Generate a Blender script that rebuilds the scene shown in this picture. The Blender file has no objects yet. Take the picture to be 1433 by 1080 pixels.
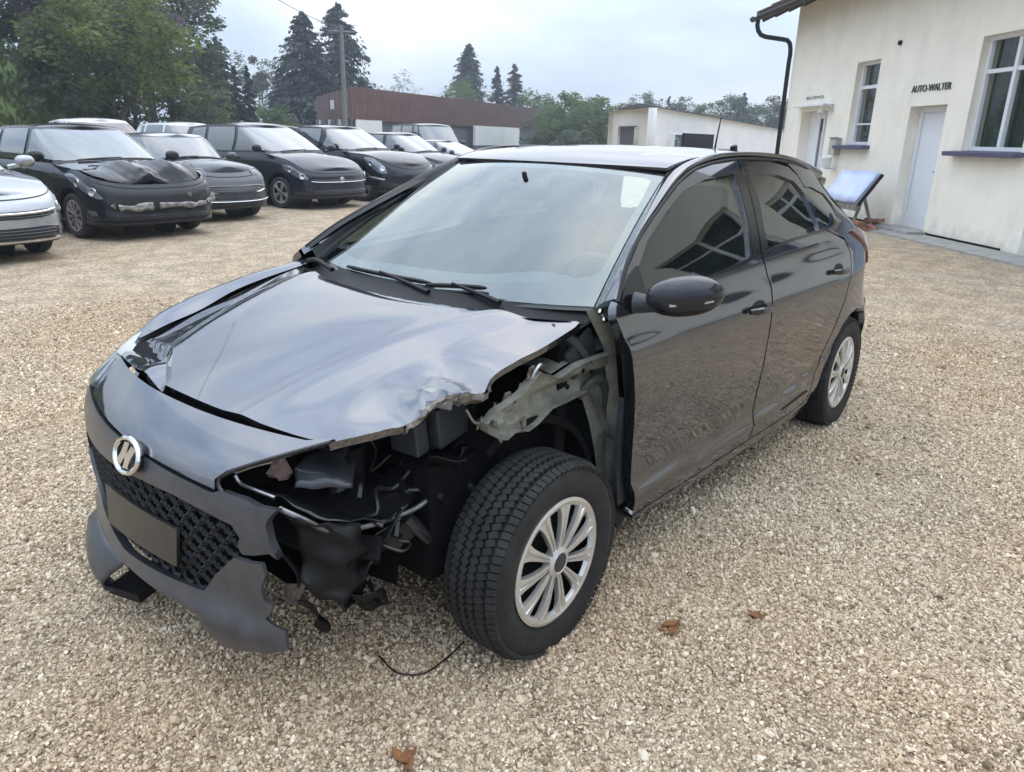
import bpy, bmesh, math, random
import numpy as np
from mathutils import Vector, Matrix, Euler, geometry
R = math.radians
SC = bpy.context.scene
COL = SC.collection
random.seed(7); RNG = np.random.default_rng(7)

# ------------------------------------------------------------------ camera, sky, sun, exposure
cam = bpy.data.objects.new('camera', bpy.data.cameras.new('camera')); COL.objects.link(cam)
yaw, pit, rol = R(219.48), R(-18.5), R(1.41)
fw = Vector((math.cos(yaw)*math.cos(pit), math.sin(yaw)*math.cos(pit), math.sin(pit)))
rt = Vector((math.sin(yaw), -math.cos(yaw), 0)); up = rt.cross(fw)
r2 = rt*math.cos(rol)+up*math.sin(rol); u2 = up*math.cos(rol)-rt*math.sin(rol)
cam.matrix_world = Matrix(((r2.x, u2.x, -fw.x, 1.584), (r2.y, u2.y, -fw.y, 1.962), (r2.z, u2.z, -fw.z, 1.49), (0, 0, 0, 1)))
cam.data.sensor_fit = 'HORIZONTAL'; cam.data.sensor_width = 36; cam.data.lens = 36*1040/1433
cam.data.clip_start = .05; cam.data.clip_end = 3000
SC.camera = cam
SC.view_settings.view_transform = 'Standard'; SC.view_settings.look = 'None'
SC.view_settings.exposure = 0.32; SC.view_settings.gamma = 1; SC.view_settings.use_curve_mapping = False
SUN_EL, SUN_AZ = R(52), R(200)      # azimuth of the sun measured from +x towards +y
w = bpy.data.worlds.new('World'); SC.world = w; w.use_nodes = True
nt = w.node_tree; nt.nodes.clear(); L = nt.links
def wn(t, **k):
    n = nt.nodes.new(t)
    for a, b in k.items(): setattr(n, a, b)
    return n
sky = wn('ShaderNodeTexSky', sky_type='NISHITA', sun_disc=False, sun_elevation=SUN_EL, sun_rotation=R(90)-SUN_AZ, air_density=1.0, dust_density=2.0)
skm = wn('ShaderNodeMix', data_type='RGBA', blend_type='MULTIPLY'); skm.inputs[0].default_value = 1
skm.inputs[7].default_value = (.11, .11, .11, 1); L.new(sky.outputs[0], skm.inputs[6])
tc = wn('ShaderNodeTexCoord'); mp = wn('ShaderNodeMapping'); mp.inputs['Scale'].default_value = (1, 1, 2.6)
L.new(tc.outputs['Generated'], mp.inputs[0])
nz = wn('ShaderNodeTexNoise'); nz.inputs['Scale'].default_value = 2.3; nz.inputs['Detail'].default_value = 6; nz.inputs['Roughness'].default_value = .52
L.new(mp.outputs[0], nz.inputs['Vector'])
cr = wn('ShaderNodeValToRGB'); e = cr.color_ramp.elements
e[0].position = .30; e[0].color = (.45, .565, .78, 1); e[1].position = .66; e[1].color = (.98, 1.04, 1.10, 1)
m = e.new(.47); m.color = (.64, .77, .965, 1)
L.new(nz.outputs['Fac'], cr.inputs[0])
mx = wn('ShaderNodeMix', data_type='RGBA'); mx.inputs[0].default_value = .84
L.new(skm.outputs[2], mx.inputs[6]); L.new(cr.outputs[0], mx.inputs[7])
# an overcast sky is about three times brighter overhead than at the horizon
sx = wn('ShaderNodeSeparateXYZ'); L.new(tc.outputs['Generated'], sx.inputs[0])
gr = wn('ShaderNodeMapRange'); gr.inputs[1].default_value = 0; gr.inputs[2].default_value = 1; gr.inputs[3].default_value = .72; gr.inputs[4].default_value = 2.75; L.new(sx.outputs[2], gr.inputs[0])
bg = wn('ShaderNodeBackground'); L.new(gr.outputs[0], bg.inputs[1])
L.new(mx.outputs[2], bg.inputs[0]); wo = wn('ShaderNodeOutputWorld'); L.new(bg.outputs[0], wo.inputs[0])
sl = bpy.data.lights.new('sun', 'SUN'); sl.energy = .75; sl.angle = R(120); sl.color = (1, .91, .76)
so = bpy.data.objects.new('sun', sl); COL.objects.link(so)
sd = Vector((math.cos(SUN_AZ)*math.cos(SUN_EL), math.sin(SUN_AZ)*math.cos(SUN_EL), math.sin(SUN_EL)))
so.rotation_euler = sd.to_track_quat('Z', 'Y').to_euler(); so.location = (0, 0, 30)

# ------------------------------------------------------------------ materials
def mat(name, col, rough=.6, metal=0., coat=0., spec=.5, var=0., vscale=8., bump=0., bscale=60., col2=None, coat_rough=.03, obj_coords=True, detail=5):
    m = bpy.data.materials.new(name); m.use_nodes = True
    t = m.node_tree; b = t.nodes['Principled BSDF']
    b.inputs['Base Color'].default_value = (*col, 1); b.inputs['Roughness'].default_value = rough
    b.inputs['Metallic'].default_value = metal; b.inputs['Coat Weight'].default_value = coat
    b.inputs['Coat Roughness'].default_value = coat_rough; b.inputs['Specular IOR Level'].default_value = spec
    c = t.nodes.new('ShaderNodeTexCoord')
    if var > 0 or col2:
        n = t.nodes.new('ShaderNodeTexNoise'); n.inputs['Scale'].default_value = vscale; n.inputs['Detail'].default_value = detail
        n.inputs['Roughness'].default_value = .62
        t.links.new(c.outputs['Object'], n.inputs['Vector'])
        r = t.nodes.new('ShaderNodeValToRGB'); e = r.color_ramp.elements
        lo = tuple(x*(1-var) for x in col); hi = col2 or tuple(min(1, x*(1+var)) for x in col)
        e[0].position = .32; e[0].color = (*lo, 1); e[1].position = .68; e[1].color = (*hi, 1)
        t.links.new(n.outputs['Fac'], r.inputs[0]); t.links.new(r.outputs[0], b.inputs['Base Color'])
    if bump > 0:
        n2 = t.nodes.new('ShaderNodeTexNoise'); n2.inputs['Scale'].default_value = bscale; n2.inputs['Detail'].default_value = 4
        t.links.new(c.outputs['Object'], n2.inputs['Vector'])
        bp = t.nodes.new('ShaderNodeBump'); bp.inputs['Strength'].default_value = bump; bp.inputs['Distance'].default_value = .01
        t.links.new(n2.outputs['Fac'], bp.inputs['Height']); t.links.new(bp.outputs[0], b.inputs['Normal'])
    return m
def paint(name, col, metal=.75, rough=.3, dust=.12):
    """car paint: metallic base under a clear coat, with a little dust that roughens it"""
    m = bpy.data.materials.new(name); m.use_nodes = True
    t = m.node_tree; b = t.nodes['Principled BSDF']; l = t.links
    b.inputs['Metallic'].default_value = metal; b.inputs['Coat Weight'].default_value = 1; b.inputs['Coat IOR'].default_value = 2.1
    c = t.nodes.new('ShaderNodeTexCoord'); n = t.nodes.new('ShaderNodeTexNoise')
    n.inputs['Scale'].default_value = 5; n.inputs['Detail'].default_value = 8; n.inputs['Roughness'].default_value = .65
    l.new(c.outputs['Object'], n.inputs['Vector'])
    r = t.nodes.new('ShaderNodeMapRange'); r.inputs[1].default_value = .4; r.inputs[2].default_value = .75; r.inputs[3].default_value = 0; r.inputs[4].default_value = dust
    l.new(n.outputs['Fac'], r.inputs[0])
    x = t.nodes.new('ShaderNodeMix'); x.data_type = 'RGBA'; x.inputs[6].default_value = (*col, 1); x.inputs[7].default_value = (.30, .27, .22, 1)
    l.new(r.outputs[0], x.inputs[0]); l.new(x.outputs[2], b.inputs['Base Color'])
    r2 = t.nodes.new('ShaderNodeMapRange'); r2.inputs[1].default_value = 0; r2.inputs[2].default_value = .3; r2.inputs[3].default_value = .02; r2.inputs[4].default_value = .22
    l.new(r.outputs[0], r2.inputs[0]); l.new(r2.outputs[0], b.inputs['Coat Roughness'])
    b.inputs['Roughness'].default_value = rough; b.inputs['Specular Tint'].default_value = (.36, .38, .43, 1)
    return m
def glass(name, tint, refl_ior=1.6, tintmix=.5):
    """car glass: fresnel mirror over tinted see-through"""
    m = bpy.data.materials.new(name); m.use_nodes = True; t = m.node_tree; l = t.links
    t.nodes.remove(t.nodes['Principled BSDF']); out = t.nodes['Material Output']
    tr = t.nodes.new('ShaderNodeBsdfTransparent'); tr.inputs[0].default_value = (*tint, 1)
    gl = t.nodes.new('ShaderNodeBsdfGlossy'); gl.inputs['Roughness'].default_value = .015; gl.inputs[0].default_value = (.95, 1, .98, 1)
    f0 = ((refl_ior-1)/(refl_ior+1))**2
    lw = t.nodes.new('ShaderNodeLayerWeight'); lw.inputs[0].default_value = .5          # facing: the same from both sides of the pane
    pw = t.nodes.new('ShaderNodeMath'); pw.operation = 'POWER'; pw.inputs[1].default_value = 4.0; l.new(lw.outputs['Facing'], pw.inputs[0])
    fr = t.nodes.new('ShaderNodeMapRange'); fr.inputs[3].default_value = f0; fr.inputs[4].default_value = 1; l.new(pw.outputs[0], fr.inputs[0])
    mx = t.nodes.new('ShaderNodeMixShader'); l.new(fr.outputs[0], mx.inputs[0]); l.new(tr.outputs[0], mx.inputs[1]); l.new(gl.outputs[0], mx.inputs[2])
    l.new(mx.outputs[0], out.inputs[0])
    return m

M = {}
M['paint'] = paint('dark_grey_metallic', (.054, .058, .074), .85, .22, .08)
M['paint_matt'] = mat('bumper_grey', (.07, .074, .085), .42, .5, .35, var=.2, vscale=14, coat_rough=.2)
M['prim'] = mat('bare_inner_metal', (.23, .23, .19), .5, .35, .15, var=.35, vscale=16, bump=.15, bscale=30, coat_rough=.3)
M['torn'] = mat('torn_metal', (.20, .175, .15), .5, .4, 0, var=.5, vscale=40, bump=.4, bscale=70)
M['rust'] = mat('rusty_edge', (.17, .11, .085), .8, .2, 0, var=.5, vscale=60, bump=.5, bscale=90)
M['black'] = mat('black_plastic', (.005, .005, .0055), .5, 0, 0, .3, var=.3, vscale=20)
M['gloss'] = mat('gloss_black_trim', (.008, .008, .009), .15)
M['dark'] = mat('engine_bay_black', (.004, .004, .0045), .8, spec=.15, var=.4, vscale=15)
M['grey'] = mat('grey_plastic', (.032, .036, .042), .5, var=.2, vscale=20)
M['rubber'] = mat('tyre_rubber', (.009, .009, .009), .8, col2=(.022, .021, .019), var=.2, vscale=18, bump=.1, bscale=120)
M['cover'] = mat('wheel_cover_silver', (.66, .65, .62), .30, .7, .3, var=.08, vscale=22)
M['chrome'] = mat('chrome', (.72, .72, .71), .14, 1.0)
M['steel'] = mat('steel', (.35, .35, .36), .35, .9, var=.3, vscale=30)
M['int'] = mat('interior_cloth', (.03, .032, .035), .85, var=.3, vscale=30)
M['dash'] = mat('dashboard', (.07, .075, .08), .6, var=.15, vscale=20)
M['ws'] = glass('windshield_glass', (.68, .79, .78), 2.2)
M['wing'] = glass('side_window_glass', (.25, .28, .27), 1.75)
M['privacy'] = glass('rear_window_glass', (.10, .11, .11), 1.75)
M['plate'] = mat('plate_holder', (.028, .026, .023), .35, var=.2, vscale=9)
M['red'] = mat('tail_lens', (.16, .012, .012), .12, 0, 1)
M['lens'] = mat('lamp_lens', (.42, .44, .45), .1, .6, 1)
M['orange'] = mat('amber_lens', (.5, .18, .03), .2, 0, 1)

# ------------------------------------------------------------------ mesh helpers
def link(o, parent=None):
    COL.objects.link(o)
    if parent is not None: o.parent = parent
    return o
def mesh_obj(name, v, f, m=None, parent=None, smooth=True, sharp=35, mats=None, mi=None):
    me = bpy.data.meshes.new(name); me.from_pydata([tuple(map(float, p)) for p in v], [], [tuple(map(int, q)) for q in f]); me.validate(); me.update()
    for x in (mats or ([m] if m else [])): me.materials.append(x)
    if mi is not None: me.polygons.foreach_set('material_index', mi)
    if smooth:
        me.polygons.foreach_set('use_smooth', [True]*len(me.polygons))
        if sharp: me.set_sharp_from_angle(angle=R(sharp))
    return link(bpy.data.objects.new(name, me), parent)
class MB:
    """collects shapes for ONE mesh"""
    def __init__(s): s.v = []; s.f = []; s.marks = []
    def add(s, v, f):
        n = len(s.v); s.marks.append((n, len(s.f))); s.v += [tuple(p) for p in v]; s.f += [tuple(i+n for i in q) for q in f]; return s
    def box(s, c, size, rot=None, taper=1.0):
        x, y, z = [q/2 for q in size]; vs = []
        for sz in (-1, 1):
            k = 1 if sz < 0 else taper
            for sx, sy in ((-1, -1), (1, -1), (1, 1), (-1, 1)): vs.append(Vector((sx*x*k, sy*y*k, sz*z)))
        if rot is not None:
            q = rot if isinstance(rot, Matrix) else Euler(rot).to_matrix(); vs = [q @ p for p in vs]
        c = Vector(c); vs = [p+c for p in vs]
        return s.add(vs, [(3, 2, 1, 0), (4, 5, 6, 7), (0, 1, 5, 4), (1, 2, 6, 5), (2, 3, 7, 6), (3, 0, 4, 7)])
    def tube(s, pts, r, n=8, cap=True):
        pts = [Vector(p) for p in pts]; k = len(pts); rs = r if hasattr(r, '__len__') else [r]*k
        vs = []; prev = None
        for i, p in enumerate(pts):
            d = (pts[min(i+1, k-1)]-pts[max(i-1, 0)]).normalized()
            a = Vector((0, 0, 1)) if abs(d.z) < .9 else Vector((1, 0, 0))
            a = (a-d*a.dot(d)).normalized() if prev is None else (prev-d*prev.dot(d)).normalized()
            prev = a; b = d.cross(a)
            for j in range(n):
                t = 2*math.pi*j/n; vs.append(p+(a*math.cos(t)+b*math.sin(t))*rs[i])
        fs = [(i*n+j, i*n+(j+1) % n, (i+1)*n+(j+1) % n, (i+1)*n+j) for i in range(k-1) for j in range(n)]
        if cap: fs += [tuple(reversed(range(n))), tuple(range((k-1)*n, k*n))]
        return s.add(vs, fs)
    def lathe(s, prof, n=40, axis='y', c=(0, 0, 0), a0=0, a1=None):
        """prof: (along axis, radius)"""
        full = a1 is None; m_ = n if full else n+1; vs = []
        for a, r in prof:
            for j in range(m_):
                t = a0+(2*math.pi if full else a1-a0)*j/n; q, p = r*math.cos(t), r*math.sin(t)
                vs.append({'y': (c[0]+q, c[1]+a, c[2]+p), 'z': (c[0]+q, c[1]+p, c[2]+a), 'x': (c[0]+a, c[1]+q, c[2]+p)}[axis])
        fs = []
        for i in range(len(prof)-1):
            for j in range(n if full else n):
                j2 = (j+1) % m_ if full else j+1
                fs.append((i*m_+j, (i+1)*m_+j, (i+1)*m_+j2, i*m_+j2))
        return s.add(vs, fs)
    def grid(s, g):
        g = np.asarray(g); n, m_ = g.shape[:2]
        return s.add(g.reshape(-1, 3).tolist(), [(i*m_+j, i*m_+j+1, (i+1)*m_+j+1, (i+1)*m_+j) for i in range(n-1) for j in range(m_-1)])
    def build_each(s, name, m, parent=None, smooth=True, sharp=35, bevel=0):
        """every shape added becomes an object of its own"""
        mk = s.marks+[(len(s.v), len(s.f))]; out = []
        for (v0, f0), (v1, f1) in zip(mk[:-1], mk[1:]):
            q = MB(); q.v = s.v[v0:v1]; q.f = [tuple(i-v0 for i in f) for f in s.f[f0:f1]]; out.append(q.build(name, m, parent, smooth, sharp, bevel))
        return out
    def build(s, name, m, parent=None, smooth=True, sharp=35, bevel=0):
        o = mesh_obj(name, s.v, s.f, m, parent, smooth, sharp)
        if bevel:
            b = o.modifiers.new('bevel', 'BEVEL'); b.width = bevel; b.segments = 2; b.limit_method = 'ANGLE'; b.harden_normals = False
        return o
def pch(xs, ys):
    xs = np.array(xs, float); ys = np.array(ys, float)
    if xs[0] > xs[-1]: xs = xs[::-1]; ys = ys[::-1]
    h = np.diff(xs); dl = np.diff(ys)/h; n = len(xs); m_ = np.zeros(n); m_[0] = dl[0]; m_[-1] = dl[-1]
    m_[1:-1] = (dl[:-1]*h[1:]+dl[1:]*h[:-1])/(h[1:]+h[:-1])
    def f(x):
        x = np.asarray(x, float); i = np.clip(np.searchsorted(xs, x)-1, 0, n-2); t = (x-xs[i])/h[i]
        v = ys[i]*(1+2*t)*(1-t)**2+m_[i]*h[i]*t*(1-t)**2+ys[i+1]*t*t*(3-2*t)+m_[i+1]*h[i]*t*t*(t-1)
        v = np.where(x < xs[0], ys[0]+m_[0]*(x-xs[0]), v)
        return np.where(x > xs[-1], ys[-1]+m_[-1]*(x-xs[-1]), v)
    return f
def ss(a, b, x):
    t = np.clip((np.asarray(x, float)-a)/(b-a), 0, 1); return t*t*(3-2*t)
def inpoly(px, py, poly):
    poly = np.asarray(poly); r = np.zeros(len(px), bool); j = len(poly)-1
    for i in range(len(poly)):
        xi, yi = poly[i]; xj, yj = poly[j]
        with np.errstate(divide='ignore', invalid='ignore'):
            c = ((yi > py) != (yj > py)) & (px < (xj-xi)*(py-yi)/(yj-yi+1e-30)+xi)
        r ^= c; j = i
    return r
def densify(poly, step, closed=True):
    out = []; n = len(poly)
    for i in range(n if closed else n-1):
        a, b = np.array(poly[i], float), np.array(poly[(i+1) % n], float)
        k = max(1, int(math.ceil(np.linalg.norm(b-a)/step)))
        out += [tuple(a+(b-a)*t/k) for t in range(k)]
    if not closed: out.append(tuple(poly[-1]))
    return out
def smooth_poly(poly, it=2, keep=.35):
    """Chaikin: rounds the corners of a 2D outline a little"""
    for _ in range(it):
        q = []
        for i in range(len(poly)):
            a, b = np.array(poly[i]), np.array(poly[(i+1) % len(poly)])
            q += [tuple(a*(1-keep*.5)+b*keep*.5), tuple(a*keep*.5+b*(1-keep*.5))]
        poly = q
    return poly
def panel(name, outline, surf, m, parent=None, step=.04, off=0., depth=.015, holes=(), flip=False, wob=None):
    """a sheet cut to `outline` (and holes) in the (u,v) plane, laid on surf(u,v)->xyz, with a return flange `depth` deep"""
    loops = [densify(outline, step)]+[densify(h, step) for h in holes]
    pts = []; edges = []
    for lp in loops:
        n0 = len(pts); pts += lp; edges += [(n0+i, n0+(i+1) % len(lp)) for i in range(len(lp))]
    a = np.array(loops[0]); lo, hi = a.min(0), a.max(0)
    gx, gy = np.meshgrid(np.arange(lo[0]+step*.5, hi[0], step), np.arange(lo[1]+step*.5, hi[1], step*.9)); gx[::2] += step*.5
    gx, gy = gx.ravel(), gy.ravel()
    ok = inpoly(gx, gy, loops[0])
    for h in loops[1:]: ok &= ~inpoly(gx, gy, h)
    B = np.array(pts)
    gx, gy = gx[ok], gy[ok]
    if len(gx):
        d = np.sqrt(((np.stack([gx, gy], 1)[:, None]-B[None])**2).sum(2)).min(1); k = d > step*.45
        gx, gy = gx[k], gy[k]
    nb = len(pts); pts = pts+list(zip(gx, gy))
    vo, eo, fo, ov, oe, of = geometry.delaunay_2d_cdt([Vector((float(p[0]), float(p[1]))) for p in pts], edges, [], 0, 1e-6)
    uv = np.array([(p.x, p.y) for p in vo]); F = []
    tri = []
    for q in fo:
        for i in range(1, len(q)-1): tri.append((q[0], q[i], q[i+1]))
    T = np.array(tri); cx = uv[T].mean(1)
    ok = inpoly(cx[:, 0], cx[:, 1], loops[0])
    for h in loops[1:]: ok &= ~inpoly(cx[:, 0], cx[:, 1], h)
    T = T[ok]
    e = 1e-3
    P = surf(uv[:, 0], uv[:, 1])
    du = surf(uv[:, 0]+e, uv[:, 1])-surf(uv[:, 0]-e, uv[:, 1]); dv = surf(uv[:, 0], uv[:, 1]+e)-surf(uv[:, 0], uv[:, 1]-e)
    N = np.cross(du, dv); N /= np.linalg.norm(N, axis=1)[:, None]+1e-12
    if flip: N = -N
    # winding
    fn = np.cross(P[T[:, 1]]-P[T[:, 0]], P[T[:, 2]]-P[T[:, 0]]); bad = (fn*N[T[:, 0]]).sum(1) < 0
    T[bad] = T[bad][:, ::-1]
    P = P+N*off
    if wob is not None: P = P+N*wob(uv[:, 0], uv[:, 1])[:, None]
    # boundary edges
    ec = {}
    for t in T:
        for i in range(3):
            k = (t[i], t[(i+1) % 3]); ec[k] = 1
    bd = [k for k in ec if (k[1], k[0]) not in ec]
    nv = len(P); v = P.tolist(); f = [tuple(t) for t in T]
    idx = {}; inn = {}
    for a_, b_ in bd:
        for q in (a_, b_):
            if q not in idx:
                idx[q] = len(v); v.append(P[q]); inn[q] = len(v); v.append(P[q]-N[q]*depth)
        f.append((b_, a_, inn[a_], inn[b_]) if False else (idx[b_], idx[a_], inn[a_], inn[b_]))
    me = bpy.data.meshes.new(name); me.from_pydata([tuple(p) for p in v], [], [tuple(int(i) for i in q) for q in f]); me.update()
    me.materials.append(m); me.polygons.foreach_set('use_smooth', [True]*len(me.polygons))
    if wob is None:
        vi = np.zeros(len(me.loops), int); me.loops.foreach_get('vertex_index', vi)
        ln = np.zeros((len(vi), 3)); ok = vi < nv; ln[ok] = N[vi[ok]]
        me.normals_split_custom_set([tuple(x) for x in ln])
    else: me.set_sharp_from_angle(angle=R(22))
    return link(bpy.data.objects.new(name, me), parent)
def spl(pts, n):
    """n points along a smooth curve through pts"""
    P = np.asarray(pts, float); d = np.r_[0, np.cumsum(np.linalg.norm(np.diff(P, axis=0), axis=1))]
    t = np.linspace(0, d[-1], n)
    if len(P) == 2: return P[0]+(P[1]-P[0])*(t/d[-1])[:, None]
    return np.stack([pch(d, P[:, k])(t) for k in range(P.shape[1])], 1)
def patch(name, rows, m, parent=None, n=30, k=10, thick=0, straight=False, sharp=40, wob=None):
    """a smooth sheet through a few 3D curves (rows)"""
    g = np.stack([spl(r, n) for r in rows])
    if len(rows) > 1: g = np.stack([spl(g[:, j], k) for j in range(n)], 1)
    if wob is not None: g = g+wob(g)
    o = MB().grid(g).build(name, m, parent, True, sharp)
    if thick:
        s = o.modifiers.new('thickness', 'SOLIDIFY'); s.thickness = thick; s.offset = -1
    return o
def empty(name, loc=(0, 0, 0), rz=0, label=None, cat=None, group=None):
    o = bpy.data.objects.new(name, None); o.location = loc; o.rotation_euler = (0, 0, rz); o.empty_display_size = .1
    COL.objects.link(o); return tag(o, label, cat, group)
def tag(o, label=None, cat=None, group=None, kind=None):
    if label: o['label'] = label
    if cat: o['category'] = cat
    if group: o['group'] = group
    if kind: o['kind'] = kind
    return o

# ================================================================== the damaged grey hatchback (its front axle is the world's origin)
yz_ = pch([.12, .20, .28, .34, .40, .50, .60, .70, .80, .88, .95, 1.02, 1.08, 1.2, 1.3, 1.40, 1.46],
          [.770, .815, .838, .850, .845, .852, .860, .866, .869, .866, .852, .832, .805, .735, .672, .605, .560])
dx_ = pch([.9, .6, .45, .2, -.1, -.5, -1, -1.6, -2.1, -2.6, -2.9, -3.05, -3.15, -3.22], [-.30, -.13, -.05, -.02, -.008, -.004, 0, .002, .004, .006, -.015, -.05, -.11, -.19])
gx_ = pch([.2, -.3, -1, -1.8, -2.4, -2.8, -3.05, -3.2], [-.04, -.03, 0, 0, -.03, -.07, -.12, -.16])
d2_ = pch([0, -1.6, -2.1, -2.4, -2.65, -2.9, -3.05, -3.2], [0, 0, -.002, -.007, -.017, -.036, -.055, -.07])
def sideY(x, z):
    y = yz_(z)+dx_(x)+d2_(x)*ss(.48, .85, z)+.018*np.exp(-((x+2.6)/.45)**2-((z-.5)/.2)**2)+gx_(x)*ss(.98, 1.35, z)
    zc = .925+.044*(-x-.88)                                   # the pressed line through the handles
    y = y-.009*ss(-.004, .030, z-zc)
    zl = pch([-.4, -1.24, -2.1, -2.4], [.40, .355, .455, .53])(x)   # the kicked-out line above the sill
    return y+.011*ss(.006, -.03, z-zl)
SIDE = {1: lambda u, v: np.stack([u, sideY(u, v), v], 1), -1: lambda u, v: np.stack([u, -sideY(u, v)+.075*ss(.93, 1.06, v)*ss(-1.5, -.35, u), v], 1)}
nose_x = pch([.16, .22, .27, .33, .45, .57, .64, .68, .71, .745, .785, .83], [.79, .815, .832, .815, .822, .824, .815, .798, .770, .725, .660, .57])
def noseD(y):
    a = np.abs(y); return .32*a*a+2.6*np.maximum(0, a-.56)**2
NOSE = lambda u, v: np.stack([nose_x(v)-noseD(u), u, v], 1)
HL = np.array([(.586, .780), (.514, .785), (.439, .788), (.358, .815), (.334, .848), (.298, .858), (.241, .852), (.179, .842), (.151, .866), (.068, .896), (-.053, .918), (-.213, .954), (-.30, .975)])
hl_ = pch(HL[:, 0], HL[:, 1])
def hood0(x, y):
    xf = .66-.25*y*y; xr = -.05-.4*y*y; t = np.clip((xf-x)/(xf-xr), -.2, 1.1)
    zf = .785-.03*(y/.66)**2; s = 1-np.abs(1-t)**1.3
    z = zf+(.972-zf)*s+.022*(1-(y/.66)**2)*np.sin(np.pi*np.clip(t, 0, 1))
    yc = .27+.20*t                                             # pressed ridges
    return z+.007*np.exp(-((np.abs(y)-yc)/.05)**2)-.012*ss(.0, .10, np.abs(y)-yc-.02)*ss(0, .2, t)
def tri_noise(x, y, s):
    return np.abs(((x*.8+y*.6)/s) % 1-.5)+np.abs(((x*.35-y*.94)/s*1.37+.3) % 1-.5)-.5
def hoodZ(x, y):
    z = hood0(x, y)
    # left edge, pulled down and crumpled
    wgt = ss(.46, .68, y); ye = .56+.15*ss(.56, .10, x)
    z = z+wgt*(hl_(x)-hood0(x, ye))
    ck = np.exp(-((x-.28)/.085)**2)*ss(.50, .66, y)
    z = z+ck*(.030*tri_noise(x, y, .062)+.016*tri_noise(x+.3, y, .031)-.008)
    z = z-.010*np.exp(-((x-.40)/.07)**2-((y-.56)/.05)**2)
    # folded right front corner: two flat facets under a sharp crease from A over B to C
    A, B, Cc = (.44, -.70), (.531, -.286), (.652, -.105)
    d1 = ((B[0]-A[0])*(y-A[1])-(B[1]-A[1])*(x-A[0])); d1 = -d1/math.hypot(B[0]-A[0], B[1]-A[1])
    d2 = ((Cc[0]-B[0])*(y-B[1])-(Cc[1]-B[1])*(x-B[0])); d2 = -d2/math.hypot(Cc[0]-B[0], Cc[1]-B[1])
    d = np.minimum(d1, d2*1.3)
    z = z-np.where(d > 0, .034*ss(0, .020, d)-np.minimum(np.maximum(d-.012, 0)*.46, .034), 0)
    # a shallow wide dent in the middle and small ripples
    z = z-.006*np.exp(-((x-.35)/.16)**2-((y+.05)/.2)**2)+.0016*np.sin(9*x+4*y)*np.sin(7*y-3*x)
    return z
HOOD = lambda u, v: np.stack([u, v, hoodZ(u, v)], 1)
def ws_pt(s, t):
    s = np.asarray(s, float); t = np.asarray(t, float); b = np.abs(s)
    yb, yt = .705, .545
    P0 = np.stack([-.19-.135*b**2.2, s*yb, .965+.02*b**2], -1); P1 = np.stack([-.962-.045*b**2.4, s*yt, 1.392-.024*b**2], -1)
    P = P0+(P1-P0)*t[..., None]
    P[..., 2] += .015*4*t*(1-t); P[..., 0] += .008*4*t*(1-t)
    return P
WS = lambda u, v: ws_pt(u, v)
roof_zc = pch([-.94, -.98, -1.06, -1.16, -1.4, -1.7, -2.1, -2.5, -2.8, -2.95], [1.386, 1.404, 1.428, 1.447, 1.463, 1.469, 1.456, 1.420, 1.378, 1.345])
roof_w = pch([-.9, -1.2, -1.7, -2.3, -2.9], [.545, .562, .566, .545, .48])
def roofZ(x, y):
    q = y/roof_w(x); return roof_zc(x)-.024*np.abs(q)**2.2-.006*np.exp(-((np.abs(q)-.62)/.06)**2)*ss(-1.05, -1.3, x)
ROOF = lambda u, v: np.stack([u, v, roofZ(u, v)], 1)

car = empty('hatchback', (0, 0, 0), 0, 'dark grey hatchback with its front left corner torn off and bonnet crumpled, on gravel', 'car')
# --- bonnet
hood_left = [(.578, .56), (.514, .59), (.439, .61), (.395, .632), (.358, .65), (.334, .668), (.298, .68), (.27, .684), (.241, .695), (.21, .690), (.179, .71), (.151, .703), (.068, .71), (-.053, .715), (-.213, .72), (-.245, .715)]
hood_front = [(.655-.25*y*y, y) for y in np.linspace(-.66, .55, 25)]
hood_rear = [(-.058-.39*y*y, y) for y in np.linspace(.70, -.67, 20)]
hood_right = [(-.205, -.672), (-.05, -.668), (.084, -.664), (.24, -.66), (.37, -.657), (.47, -.655)]
hood = panel('hood', hood_front+hood_left+hood_rear+hood_right, HOOD, M['paint'], car, step=.024, depth=.022, wob=lambda x, y: x*0)
hood['label'] = 'bonnet with a folded right corner and a crumpled left edge'
# bare crumpled metal on the bonnet's torn edge
ed = [np.array((x, y, hl_(x))) for x, y in hood_left[3:12]]
rows = [[p+np.array((.0, .004, -.002)) for p in ed], [p+np.array((random.uniform(-.006, .008), .006, -.014-random.uniform(0, .010))) for p in ed], [p+np.array((random.uniform(-.012, .008), -.015, -.028-random.uniform(0, .018))) for p in ed]]
patch('torn_edge', rows, M['torn'], hood, n=22, k=6, sharp=20, wob=lambda g: RNG.normal(0, .003, g.shape))
# --- front: nose panel, bumper strip, lower bumper
nose_out = [(-.562, .768)]+[(y, .775-.006*abs(y)) for y in np.linspace(-.52, .5, 18)]+[(.565, .782), (.49, .752), (.42, .722), (.365, .695), (.343, .672), (.352, .650), (.247, .658), (.087, .668), (-.119, .681), (-.30, .687), (-.478, .694), (-.492, .712), (-.52, .738)]
panel('nose_panel', nose_out, NOSE, M['paint'], car, step=.03, depth=.02)
bumper = panel('front_bumper', [(-.62, .69), (-.476, .684), (-.30, .677), (-.119, .671), (.087, .659), (.247, .648), (.345, .640), (.372, .652), (.40, .649), (.44, .648), (.485, .638), (.54, .641), (.520, .615), (.512, .597), (.522, .55), (.540, .509), (.518, .521), (.47, .503), (.436, .497), (.424, .517), (.434, .543), (.411, .572), (.307, .588), (.2, .599), (.06, .597), (-.067, .587), (-.256, .578), (-.46, .572), (-.52, .55), (-.55, .49), (-.60, .47), (-.78, .47), (-.80, .62)],
               NOSE, M['paint_matt'], car, step=.03, depth=.025)
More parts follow.
